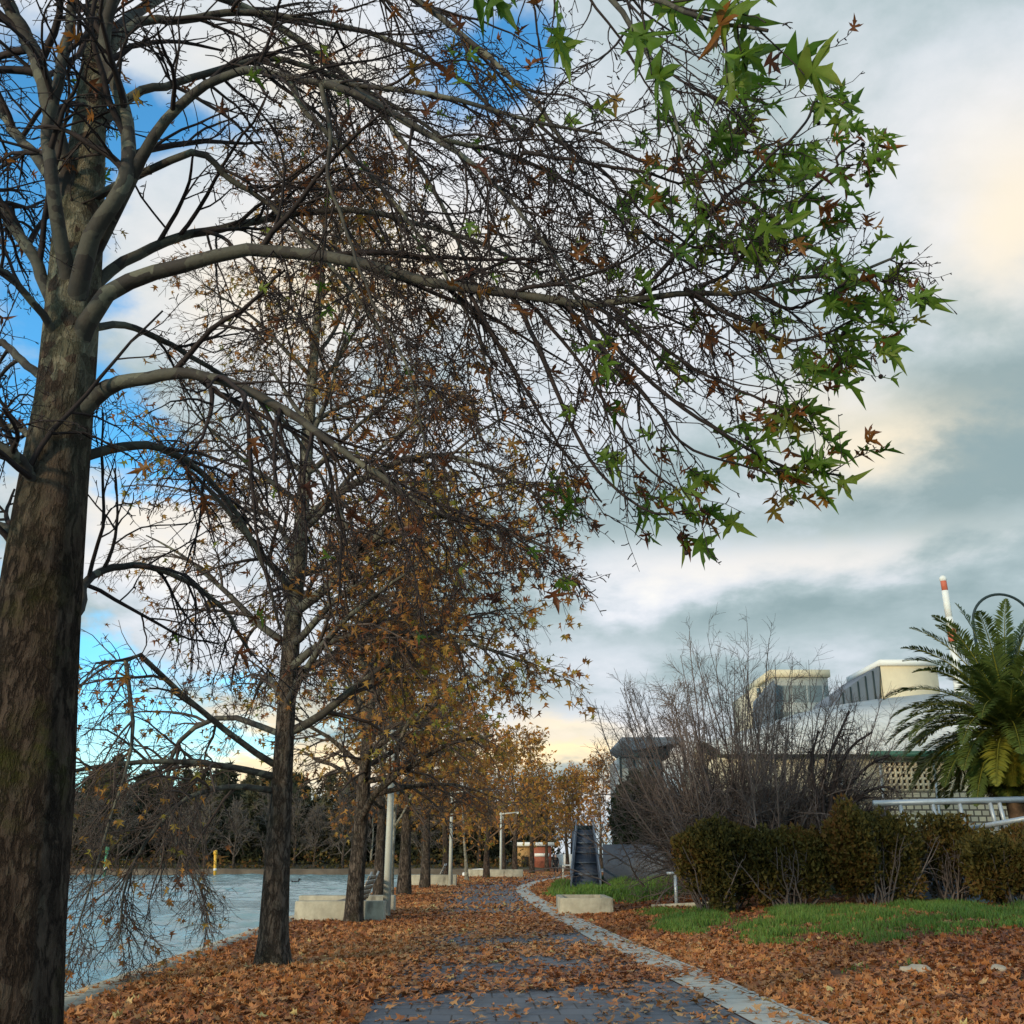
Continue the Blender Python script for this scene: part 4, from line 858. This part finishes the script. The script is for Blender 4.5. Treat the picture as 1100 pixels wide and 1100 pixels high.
Y = 148; a = at(556, 926, Y); b = at(592, 904, Y); E = empty('brick_kiosk', ((a[0]+b[0])/2, Y, 0), 'small red and brown brick kiosk with white fascia at the far end of the path', 'building')
xm = at(571, 920, Y)[0]; ztop = b[2]
mb = MB(); mb.box((a[0], Y, -.2), (xm-.01, Y+6, ztop-.6)); mb.build('wall', M['brick_brown'], E)
mb = MB(); mb.box((xm, Y-.3, -.2), (b[0], Y+6, ztop-.6)); mb.build('wall', M['brick_red'], E)
c_ = at(618, 920, Y)
mb = MB(); mb.box((b[0]+.42, Y+2, -.2), (c_[0], Y+7, 1.9)); mb.build('side_wing', M['white'], E)
mb = MB(); mb.box((a[0]-.4, Y-.8, ztop-.59), (b[0]+.4, Y+6.4, ztop-.1)); mb.build('roof', M['white'], E)
mb = MB(); mb.box((xm+.4, Y-.38, 1.6), (b[0]-.3, Y-.303, 2.0)); mb.build('sign_panel', M['white'], E)
mb = MB(); mb.box((a[0]+.5, Y-.04, .0), (xm-.4, Y-.003, 1.6)); mb.build('door', M['dark_hole'], E)

# ------------------------------------------------------------------ slate stair and wall on the right
zg = .25; Y0, Y1 = 50., 67.
xl0, xr0 = at(613.5, 940, Y0)[0], at(645, 940, Y0)[0]; xl1, xr1 = at(619.5, 890, Y1)[0], at(637, 890, Y1)[0]; zt = at(628, 891, Y1)[2]; zb = .1
E = empty('ramp_stair', ((xl0+xr0)/2, Y0, zb), 'long dark slate stair ramp with side rails climbing beside the slate wall', 'stair')
ns = 18; mb = MB()
for i_ in range(ns):
    f0, f1 = i_/ns, (i_+1)/ns; y0 = Y0+(Y1-Y0)*f0; y1 = Y0+(Y1-Y0)*f1; z = zb+(zt-zb)*f1
    mb.box((xl0+(xl1-xl0)*f0+.06, y0, zb-.3), (xr0+(xr1-xr0)*f0-.06, y1-.002, z-.02*(i_ % 3)))
mb.build('tread', M['slate'], E)
for i_ in (3, 6, 9, 12, 15):
    f0 = i_/ns; z = zb+(zt-zb)*(i_+1)/ns; mb = MB(); mb.box((xl0+(xl1-xl0)*f0+.08, Y0+(Y1-Y0)*f0-.04, z-.05), (xr0+(xr1-xr0)*f0-.08, Y0+(Y1-Y0)*f0-.003, z+.03)); mb.build('nosing', M['grey_clad'], E)
for xa, xb in ((xl0, xl1), (xr0, xr1)):
    mb = MB(); mb.prism([(xa-.05, Y0-.1, zb-.3), (xa-.05, Y0-.1, zb+.35), (xb-.05, Y1, zt+.25), (xb-.05, Y1, zb-.3)], (.1, 0, 0)); mb.build('stringer', M['slate'], E)
    mb = MB(); mb.tube([(xa, Y0-.2, zb), (xa, Y0-.2, zb+.75), (xa, Y0, zb+.85), (xb, Y1, zt+.55), (xb, Y1+1.2, zt+.55)], .045, 8); mb.build('handrail', M['grey_clad'], E, True)
    for q in range(5):
        f0 = q/4; mb = MB(); p = np.array([xa+(xb-xa)*f0, Y0+(Y1-Y0)*f0, zb+.2+(zt-zb)*f0]); mb.tube([p, p+[0, 0, .6-.2*f0]], .03, 6); mb.build('post', M['grey_clad'], E)
mb = MB(); mb.box((xl1-.1, Y1+.01, -.2), (xr1+.1, Y1+4, zt-.05)); mb.build('landing', M['slate'], E)
mb = MB(); mb.bar((xl1-.1, Y1+1.4, zt+.12), (xr1+.1, Y1+1.4, zt+.12), .12, .3); mb.build('gate_panel', M['dark_metal'], E)
Yw = 51.2; a = at(648, 907, Yw); b = at(800, 907, Yw)
mb = MB(); mb.box((a[0], Yw, -.1), (b[0], Yw+.4, a[2])); o = mb.build('slate_wall', M['slate'], None, origin=(a[0], Yw, 0)); tag(o, 'dark slate blue painted wall beside the stair, under the evergreen bush', 'wall')
Yw = 27.6; 
# raised terrace wall and steel railing behind the hedge
a = at(935, 930, 30.); b = at(1130, 930, 30.); zt = 2.15
mb = MB(); mb.box((a[0], 30.2, 0), (b[0], 30.5, zt-.12), .01); mb.box((a[0]-.05, 30.15, zt-.119), (b[0], 30.55, zt), .01); o = mb.build('terrace_wall', M['grey_clad'], None, origin=(a[0], 30.2, 0)); tag(o, 'grey terrace wall behind the hedge carrying the steel railing', 'wall')
E = empty('steel_railing', (a[0], 30.3, zt), 'pale galvanised railing with two top rails above the hedge', 'railing')
p0 = at(938, 863, 30.3); p1 = at(1110, 858.5, 30.3); q0 = at(1031, 892, 29.7); q1 = at(1110, 878, 27.5)
mb = MB(); mb.tube([p0, p1], .085, 10); mb.build('top_rail', M['steel'], E, True)
mb = MB(); mb.tube([p0+[.5, .9, .05], p1+[0, .9, .08]], .05, 8); mb.build('top_rail', M['steel'], E, True)
mb = MB(); mb.tube([q0, q1], .07, 10); mb.build('lower_rail', M['steel'], E, True)
for px in (966, 1001, 1030, 1063, 1073):
    p = at(px, 861, 30.3); mb = MB(); mb.tube([(p[0]+.12, 30.3, zt-.02), (p[0], 30.3, p[2])], .06, 8); mb.build('post', M['steel'], E, True)
for px0, px1, py0, py1, lab in [(718, 727, 938, 974, 'pale metal post with bent top at the left end of the hedge'), (779, 789, 946, 971, 'pale metal post standing under the hedge, right of the bent one')]:
    g = ground(px1, py1); Y = g[1]; top = at(px1, py0, Y); E = empty('metal_post', g, lab, 'post')
    mb = MB(); mb.tube([g-[0, 0, .1], (g[0], Y, top[2])], .055, 8); mb.build('post', M['steel'], E, True)
    l = at(px0, py0, Y); mb = MB()
    if px0 == 718: mb.bar((l[0]-.05, Y, top[2]), (g[0]+.06, Y, top[2]), .12, .08)
    else: mb.tube([(l[0], Y, g[2]-.1), (l[0], Y, top[2]-.05)], .05, 8); mb.bar((l[0], Y, top[2]-.1), (g[0], Y, top[2]-.1), .05)
    mb.build('cap_bar', M['steel'], E)
a = ground(703, 975); b = ground(766, 973); mb = MB(); mb.bar((a[0], a[1], a[2]+.03), (b[0], b[1], b[2]+.05), .25, .12); tag(mb.build('kerb', M['concrete'], None, origin=a), 'short grey kerb stone lying at the foot of the hedge', 'kerb')

# ------------------------------------------------------------------ shrubs
def shrub(name, px0, px1, pytop, Y, lab, m_='hedge', n=14000, size=(.06, .15), depth=1.0, group=None, zlow=.22, seed=0, cat='shrub', tone=(0, 1), up=.7):
    a = at(px0, 900, Y); b = at(px1, 900, Y); zt = at((px0+px1)/2, pytop, Y)[2]; xc = (a[0]+b[0])/2; zg = float(height(xc, Y)); rx = (b[0]-a[0])/2; hz = zt-zg
    E = empty(name, (xc, Y, zg), lab, cat, group)
    q = np.random.default_rng(seed)
    # several overlapping mounds make the outline uneven
    m = 9; cx = q.uniform(-.62, .62, m)*rx; cy = q.uniform(-.5, .5, m)*depth; cz = hz*q.uniform(.45, .72, m); rr = q.uniform(.30, .46, m); hv = q.uniform(.80, 1.04, m); hv[0] = 1.03
    w = q.integers(0, m, n); v = norm(q.normal(size=(n, 3))); rad = q.random(n)**.33
    ex = np.column_stack([rx*rr[w]*1.05, depth*rr[w]*1.4, (hz*hv[w]-cz[w])*1.0])
    p = np.column_stack([cx[w], cy[w], cz[w]])+v*ex*rad[:, None]*(1+.16*sines(v[:, 0]*4+w, v[:, 2]*4, seed, 1.7))[:, None]
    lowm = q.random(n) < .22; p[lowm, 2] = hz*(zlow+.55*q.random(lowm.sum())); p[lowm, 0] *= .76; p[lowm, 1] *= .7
    p = p+np.array([xc, Y, zg]); p[:, 2] = np.maximum(p[:, 2], zg+.06)
    A = norm(v*.7+np.array([0, 0, up])+q.normal(size=(n, 3))*.5)
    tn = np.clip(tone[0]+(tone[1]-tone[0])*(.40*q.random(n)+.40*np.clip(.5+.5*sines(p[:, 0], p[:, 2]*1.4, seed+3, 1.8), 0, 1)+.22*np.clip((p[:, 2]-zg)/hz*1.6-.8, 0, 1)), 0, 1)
    V, Tt, to = leaves(p, A, q.normal(size=(n, 3)), q.uniform(*size, n), 'lo', tn, 1.0)
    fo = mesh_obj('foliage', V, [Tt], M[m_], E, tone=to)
    # stems
    ns_ = 26; P = np.empty((ns_, 6, 3)); s0 = np.column_stack([q.uniform(-.35, .35, ns_)*rx, q.uniform(-.3, .3, ns_)*depth, np.zeros(ns_)]); D = norm(np.column_stack([s0[:, 0]*.8+q.normal(size=ns_)*.3, s0[:, 1]*.5+q.normal(size=ns_)*.3, np.full(ns_, 1.1)]))
    for k_ in range(6): P[:, k_] = s0+np.array([xc, Y, zg-.05])+D*hz*.16*k_+q.normal(size=(ns_, 3))*.03
    R_ = np.broadcast_to(np.linspace(.03, .008, 6), (ns_, 6)); c, r = grow(P, R_, 7, .1, 1, (.3, .8), (25, 60), .15, .0, 5, .6, .006)
    V, Q = join([tubes(P, R_, 5), tubes(c, r, 3)]); mesh_obj('stem', V, [Q], M['twig_grey'], E)
    return E
H = 'low olive hedge shrubs below the terrace'
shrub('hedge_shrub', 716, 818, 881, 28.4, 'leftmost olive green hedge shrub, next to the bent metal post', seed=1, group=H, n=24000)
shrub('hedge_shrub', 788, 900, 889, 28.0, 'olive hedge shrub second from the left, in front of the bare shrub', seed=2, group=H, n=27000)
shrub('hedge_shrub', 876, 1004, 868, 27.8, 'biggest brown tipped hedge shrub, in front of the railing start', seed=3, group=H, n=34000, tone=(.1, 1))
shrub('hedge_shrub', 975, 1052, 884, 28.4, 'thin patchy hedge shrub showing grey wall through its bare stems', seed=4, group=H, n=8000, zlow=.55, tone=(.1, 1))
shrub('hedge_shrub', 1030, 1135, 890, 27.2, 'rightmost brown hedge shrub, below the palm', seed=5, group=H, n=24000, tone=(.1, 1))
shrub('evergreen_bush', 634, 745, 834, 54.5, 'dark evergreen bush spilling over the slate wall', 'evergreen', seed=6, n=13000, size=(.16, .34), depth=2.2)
# big bare shrub
Y = 35.; xb = at(798, 900, Y)[0]; zg = .4; E = empty('bare_shrub', (xb, Y, zg), 'big leafless grey shrub with fan of upright stems behind the hedge', 'shrub')
ns_ = 170; q = np.random.default_rng(4); fan = q.uniform(-.86, 1, ns_); P = np.empty((ns_, 12, 3)); s0 = np.column_stack([fan*1.9+q.normal(size=ns_)*.3, q.normal(size=ns_)*.9, np.zeros(ns_)])
D = norm(np.column_stack([np.where(fan < 0, fan*1.0, fan*1.1)+q.normal(size=ns_)*.12, q.normal(size=ns_)*.35, np.full(ns_, .95)]))
Ln = (8.9-1.9*np.abs(fan)**2-np.where(fan < 0, 1.1*np.abs(fan), 2.0*np.abs(fan)))*q.uniform(.62, 1.0, ns_); P[:, 0] = s0+np.array([xb, Y, zg])
for k_ in range(1, 12):
    D = norm(D+q.normal(size=D.shape)*.06+np.array([0, 0, .055])); P[:, k_] = P[:, k_-1]+D*(Ln/11)[:, None]
R_ = np.linspace(.042, .009, 12)[None]*q.uniform(.7, 1.2, ns_)[:, None]
c2, s2 = grow(P, R_, 13, .22, 1, (.8, 2.0), (22, 55), .12, -.16, 7, .6, .008)
c3, s3 = grow(c2, s2, 8, .15, 1, (.25, .8), (22, 55), .14, -.08, 5, .7, .0065)
V, Q = tubes(P, R_, 6); mesh_obj('stem', V, [Q], M['twig_grey'], E, smooth=True)
# low tangle
nt = 560; tb = np.empty((nt, 8, 3)); D = norm(np.column_stack([q.normal(size=nt)*1.0, q.normal(size=nt)*.6, q.uniform(.1, .9, nt)])); tb[:, 0] = np.column_stack([xb+.15+q.normal(size=nt)*1.15, Y+q.normal(size=nt)*.7, np.full(nt, zg)+q.uniform(.2, 2.6, nt)])
for k_ in range(1, 8): D = norm(D+q.normal(size=D.shape)*.17+np.array([0, 0, -.09])); tb[:, k_] = tb[:, k_-1]+D*.42
tr_ = np.broadcast_to(np.linspace(.03, .008, 8), (nt, 8)); t2, u2 = grow(tb, tr_, 8, .1, 1, (.5, 1.3), (30, 70), .2, .15, 6, .6, .007); t3, u3 = grow(t2, u2, 4, .1, 1, (.2, .5), (30, 70), .2, .1, 4, .8, .006)
V, Q = join([tubes(c2, s2, 3), tubes(c3, s3, 3), tubes(tb, tr_, 4), tubes(t2, u2, 3), tubes(t3, u3, 3)]); mesh_obj('crown', V, [Q], M['twig_grey'], E)
# dark bough reaching right past the cream wall
xs_ = at(890, 850, 33.)[0]; E2 = empty('bare_bush', (xs_, 33., .4), 'dark bare branching bush in front of the cream block wall', 'shrub')
bl = [([(892,905,33),(900,868,33),(915,842,33),(935,822,33),(957,812,33)], 2.6, 1), ([(896,905,33),(910,872,33),(930,852,33),(950,846,33),(965,852,33)], 2.2, 1), ([(890,905,33),(893,860,33),(902,825,33),(918,800,33),(938,786,33)], 2.6, 1), ([(898,905,33),(914,884,33),(930,872,33),(950,872,33)], 2, .9), ([(886,905,33),(884,850,33),(890,815,33),(904,785,33),(912,765,33)], 2.4, 1), ([(888,905,33),(878,860,33),(872,820,33),(878,785,33)], 2.2, 1)]
P, R_ = limb_arrays(bl, 12); c2, s2 = grow(P, R_, 9, .25, 1, (.5, 1.2), (25, 60), .16, .1, 6, .6, .007); c3, s3 = grow(c2, s2, 5, .15, 1, (.2, .5), (25, 60), .16, .1, 4, .7, .006)
V, Q = tubes(P, R_, 6); mesh_obj('stem', V, [Q], M['twig'], E2, smooth=True); V, Q = join([tubes(c2, s2, 3), tubes(c3, s3, 3)]); mesh_obj('crown', V, [Q], M['twig'], E2)

# ------------------------------------------------------------------ palm
Y = 34.; c0 = at(1086, 788, Y); zg = .45; E = empty('palm_tree', (c0[0], Y, zg), 'stout date palm with arching green and yellow fronds at the right edge', 'tree')
trunk_mesh('trunk', [(c0[0], Y, zg-.1), (c0[0], Y, zg+1.5), (c0[0], Y, c0[2]-.6), (c0[0], Y, c0[2]+.1)], [.5, .42, .45, .3], M['palm_trunk'], E, 24, 20, .05, 9)
q = np.random.default_rng(8); nf = 118
for i_ in range(nf):
    s_ = (i_+.5)/nf; el_ = R((84-118*s_**.85 if s_ < .78 else -25-45*(s_-.78)/.22)+q.uniform(-6, 6)); a = i_*2.39996+q.uniform(-.15, .15); Lf = q.uniform(3.75, 4.6)*(1-.25*s_**2)*(.62 if s_ > .78 else 1)
    D = np.array([math.cos(a)*math.cos(el_), math.sin(a)*math.cos(el_), math.sin(el_)]); K_ = 16; P = [c0+D*.25]
    for k_ in range(1, K_):
        D = norm(D+np.array([0, 0, -.05-.055*(k_/K_)*1.6])*(1 if el_ > -.3 else .6)); P.append(P[-1]+D*Lf/(K_-1))
    P = np.array(P); V1, Q1 = tubes(P[None], np.linspace(.04, .008, K_)[None], 4)
    nl = 80; t_ = np.linspace(.10, .995, nl); x = t_*(K_-1); j = np.minimum(x.astype(int), K_-2); f = (x-j)[:, None]
    B = P[j]*(1-f)+P[j+1]*f; T = norm(P[j+1]-P[j]); sd_ = norm(np.cross(T, np.array([0, 0, 1.]))); up_ = np.cross(sd_, T)
    LV = []; tone_base = .18+.25*q.random()+(.42 if q.random() < .14 and s_ > .25 else 0)+(q.uniform(.1, .5) if s_ > .8 else 0)
    for sg in (-1, 1):
        ll = .68*np.sin(PI*np.clip(t_*.86+.14, 0, 1))**.6*q.uniform(.85, 1.1, nl)
        d_ = norm(T*.75+sg*sd_*.85+up_*.30+q.normal(size=(nl, 3))*.10); tipp = B+d_*ll[:, None]+np.array([0, 0, -1.])*(ll**2*.28)[:, None]; mid = B+d_*(ll*.5)[:, None]
        w = .034*norm(np.cross(d_, up_)); LV.append(np.stack([B, mid+w, tipp, mid-w], 1))
    LV = np.concatenate(LV).reshape(-1, 3); n1 = len(V1); i4 = np.arange(len(LV)//4)[:, None]*4+np.arange(4)[None]+n1
    tone = np.concatenate([np.full(n1, .7), np.repeat(np.clip(tone_base+q.normal(size=len(LV)//4)*.05, 0, 1), 4)])
    mesh_obj('frond', np.vstack([V1, LV]), [Q1, i4], M['palm_leaf'], E, tone=tone)

# ------------------------------------------------------------------ buildings on the right
Yf = 46.; E = empty('community_hall', (at(900, 900, Yf)[0], Yf, 0), 'long low hall with white sheet roof, cream wall and lattice block screen behind the palm', 'building')
xa = at(772, 850, Yf)[0]; xb = at(1200, 850, Yf)[0]; xc = at(893, 850, Yf)[0]; xl = at(951, 830, Yf)[0]; xr = at(1002, 830, Yf)[0]
ze = at(950, 814, Yf)[2]; zl0 = at(950, 849, Yf)[2]; zl1 = at(950, 817.5, Yf)[2]
mb = MB(); mb.box((xa, Yf, 0), (xl, Yf+9, ze)); mb.box((xr, Yf, 0), (xb, Yf+9, ze)); mb.box((xl, Yf+.35, 0), (xr, Yf+9, ze)); mb.build('wall', M['cream'], E)
mb = MB(); mb.box((xc, Yf-.06, -.2), (xb, Yf-.003, zl0-.02)); mb.build('plinth', M['block'], E)
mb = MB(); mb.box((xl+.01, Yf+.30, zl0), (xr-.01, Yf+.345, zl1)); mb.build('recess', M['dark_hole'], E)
mb = MB(); nx, nz = 9, 5; dx = (xr-xl)/nx; dz = (zl1-zl0)/nz; bw = .045
for i_ in range(nx+1): mb.box((xl+i_*dx-bw, Yf-.02, zl0), (xl+i_*dx+bw, Yf+.2, zl1))
for j in range(nz+1):
    for i_ in range(nx): mb.box((xl+i_*dx+bw+.001, Yf-.015, max(zl0, zl0+j*dz-.05)), (xl+(i_+1)*dx-bw-.001, Yf+.19, min(zl1, zl0+j*dz+.05)))
mb.build('lattice_screen', M['cream'], E)
mb = MB(); mb.box((at(930, 812, Yf)[0], Yf-.75, ze), (xb, Yf-.45, ze+.22)); mb.build('gutter', M['green_paint'], E)
rd = [(745, 803), (780, 791), (814, 780), (848, 769), (882, 760), (915, 755), (942, 751), (990, 746), (1050, 743), (1210, 738)]
Vt = []; Yr = 60.
for px, py in rd:
    r_ = at(px, py, Yr); e_ = at(px, 812, Yf-.6); e_[2] = ze+.10; e_[0] = xa+(xb-xa)*(px-745)/465
    Vt.append([e_, e_+[0, 0, .18], .5*(e_+r_)+[0, 0, .45], r_, r_-[0, 0, .3]])
Vt = np.array(Vt).reshape(-1, 3); i_ = np.arange(len(rd)-1)[:, None]*5+np.arange(4)[None]
mesh_obj('roof', Vt, [np.stack([i_, i_+5, i_+6, i_+1], -1).reshape(-1, 4)], M['roof'], E)
bk = np.array([[at(px, py, Yr)-[0, 0, .3], at(px, 900, Yr)] for px, py in rd]).reshape(-1, 3); i2 = np.arange(len(rd)-1)[:, None]*2
mesh_obj('back_wall', bk+np.array([0, .02, 0]), [np.column_stack([i2, i2+2, i2+3, i2+1])], M['cream'], E)
for px, py in ((850, 790), (902, 783), (925, 776)):
    p = at(px, py, 54.); mb = MB(); mb.tube([p-[0, 0, 1.2], p+[0, 0, .25]], .16, 10); mb.tube([p+[0, 0, .26], p+[0, 0, .34]], .26, 10); mb.build('roof_vent', M['steel'], E, True)
for px in (905, 948, 1006):
    p = at(px, 850, Yf-.12); mb = MB(); mb.tube([(p[0], Yf-.12, 0), (p[0], Yf-.12, ze)], .05, 8); mb.build('downpipe', M['steel'], E, True)
Yg = 63.; g = [at(878, 790, Yg), at(905, 743, Yg), at(945, 714, Yg), at(945, 790, Yg)]
E = empty('clerestory_block', (g[0][0], Yg, 0), 'grey roofed clerestory with cream end wall standing behind the white roof', 'building')
mb = MB(); mb.prism(g, (0, 6, 0)); mb.build('roof', M['grey_clad'], E)
a = at(945.6, 709, Yg-.2); b = at(1016, 790, Yg-.2); mb = MB(); mb.box((a[0], Yg-.2, 0), (b[0], Yg+6.2, a[2]-.35)); mb.build('wall', M['cream'], E)
mb = MB(); mb.box((a[0]-.1, Yg-.35, a[2]-.349), (b[0]+.1, Yg+6.3, a[2])); mb.build('cornice', M['white'], E)
mb = MB()
for q_ in range(6):
    u = q_/5; p = g[1]*(1-u)+g[2]*u; mb.bar(p+[0, -.03, -.05], p+[0, -.03, -2.6], .08, .05)
mb.build('rib', M['dark_metal'], E)
Yt = 130.; a = at(810, 724, Yt); b = at(896, 800, Yt); E = empty('office_block', ((a[0]+b[0])/2, Yt, 0), 'distant glass office block with cream parapet behind the bare shrub', 'building')
xm = at(832, 760, Yt)[0]
mb = MB(); mb.box((xm, Yt, 0), (b[0], Yt+14, a[2]-.4)); mb.build('wall', M['tower_glass'], E)
mb = MB(); mb.box((a[0], Yt+.6, 0), (xm-.02, Yt+14, a[2]-1.6)); mb.build('wall', M['cream'], E)
mb = MB(); mb.box((xm-.3, Yt-.3, a[2]-.399), (b[0]+.3, Yt+14.3, a[2]+.5)); mb.build('parapet', M['cream'], E)
for i_ in range(3):
    for j in range(4):
        mb = MB(); xw = a[0]+.3+i_*.85; zw = a[2]-2.6-j*1.6; mb.box((xw, Yt+.52, zw), (xw+.5, Yt+.597, zw+.9)); mb.build('window', M['glass'], E)
g = [at(811, 790, Yt-2), at(812, 752, Yt-2), at(832, 730, Yt-2), at(832, 790, Yt-2)]; mb = MB(); mb.prism(g, (0, 1.6, 0)); mb.build('wing', M['grey_clad'], E)
Yp = 64.; a = at(666, 812, Yp); b = at(712, 850, Yp); E = empty('glass_pavilion', ((a[0]+b[0])/2, Yp, 0), 'glass pavilion with flat dark oversailing roof left of the bare shrub', 'building')
mb = MB(); mb.box((a[0], Yp, 0), (b[0], Yp+7, a[2])); mb.build('wall', M['tower_glass'], E)
u = at(681, 799, Yp); v = at(708, 812, Yp); mb = MB(); mb.box((u[0], Yp+.8, a[2]+.003), (v[0]+.8, Yp+6, u[2]+.1)); mb.build('clerestory', M['glass'], E)
r0_ = at(667, 793, Yp); r1_ = at(713, 797, Yp); mb = MB(); mb.prism([(r0_[0], Yp-.6, r0_[2]), (r1_[0]+1, Yp-.6, r0_[2]), (r1_[0]+1, Yp-.6, r1_[2]-.1), (u[0]-.1, Yp-.6, u[2]-.45), (r0_[0], Yp-.6, r1_[2])], (0, 8, 0)); mb.build('roof', M['grey_clad'], E)
mb = MB()
for xx in np.linspace(a[0], b[0], 4): mb.box((xx-.05, Yp-.06, 0), (xx+.05, Yp-.003, a[2]))
mb.box((a[0], Yp-.09, a[2]-.12), (b[0], Yp-.061, a[2]-.003)); mb.build('window_frame', M['dark_metal'], E)
p = at(692, 823, Yp-.3); E2 = empty('globe_lamp', (p[0], Yp-.3, p[2]), 'round white globe fixed to the front of the glass pavilion', 'lamp'); mb = MB(); mb.sphere(p, .18, n=8); mb.build('globe', M['white'], E2, True); mb = MB(); mb.bar(p+[0, .05, 0], p+[0, .24, 0], .06); mb.build('bracket', M['dark_metal'], E2)
# red and white mast, gooseneck lamp
Ym = 120.; P = [at(1013, 622, Ym), at(1015, 634, Ym), at(1019.5, 663, Ym), at(1022, 676, Ym), at(1024, 690, Ym), at(1032, 760, Ym)]; E = empty('banded_mast', (P[-1][0], Ym, 0), 'white mast with red bands leaning up behind the palm', 'mast')
mb = MB(); bot = P[-1].copy(); bot[2] = 0; bot[0] += 1; mb.tube([bot, P[-1], P[4]], [.6, .55, .5], 12); mb.build('shaft', M['white'], E, True)
for i_, m_ in ((0, 'red'), (1, 'white'), (2, 'white'), (3, 'red')):
    mb = MB(); mb.tube([P[i_]+(P[i_+1]-P[i_])*.02, P[i_+1]], .36+.05*i_, 12); mb.build('band', M[m_], E, True)
mb = MB(); mb.sphere(P[0], .45, n=8); mb.build('cap', M['white'], E, True)
Yl = 37.; c = at(1078, 670, Yl); E = empty('gooseneck_lamp', (at(1045, 900, Yl)[0], Yl, .45), 'dark green gooseneck lamp arching over the palm', 'lamp'); r_ = 33/1100*Yl*1.0
arc = [(c[0]-r_*math.cos(t_), Yl, c[2]+r_*math.sin(t_)) for t_ in np.linspace(0, PI*.86, 18)]
mb = MB(); mb.tube([(c[0]-r_, Yl, .3), (c[0]-r_, Yl, 4), (c[0]-r_, Yl, c[2]-.01)], [.08, .07, .055], 10); mb.build('pole', M['dark_metal'], E, True)
mb = MB(); mb.tube(arc, .05, 10); mb.build('arm', M['dark_metal'], E, True)
e = np.array(arc[-1]); mb = MB(); mb.tube([e, e+[.03, 0, -.15], e+[.05, 0, -.45]], [.06, .1, .28], 14); mb.build('lamp_shade', M['dark_metal'], E, True)
# two pale stones in the leaves
for px, py, s_, lab in [(984, 1045, .17, 'flat pale stone lying in the leaf litter'), (1072, 1044, .13, 'rounded pale stone among leaves near the right edge')]:
    g = ground(px, py); V = []; mb = MB(); mb.sphere(g+[0, 0, .03], s_, (1.2 if s_ > .15 else .9, .7, .42), 9); o = mb.build('stone', M['stone'], None, True, origin=g)
    for v in o.data.vertices: v.co *= 1+.12*math.sin(v.co.x*23+v.co.y*17)+.08*math.sin(v.co.z*31+v.co.x*40)
    tag(o, lab, 'stone')
S.cycles.max_bounces = 4; S.cycles.diffuse_bounces = 2; S.cycles.glossy_bounces = 2; S.cycles.transmission_bounces = 2; S.cycles.transparent_max_bounces = 4
W.cycles.sampling_method = 'MANUAL'; W.cycles.sample_map_resolution = 512
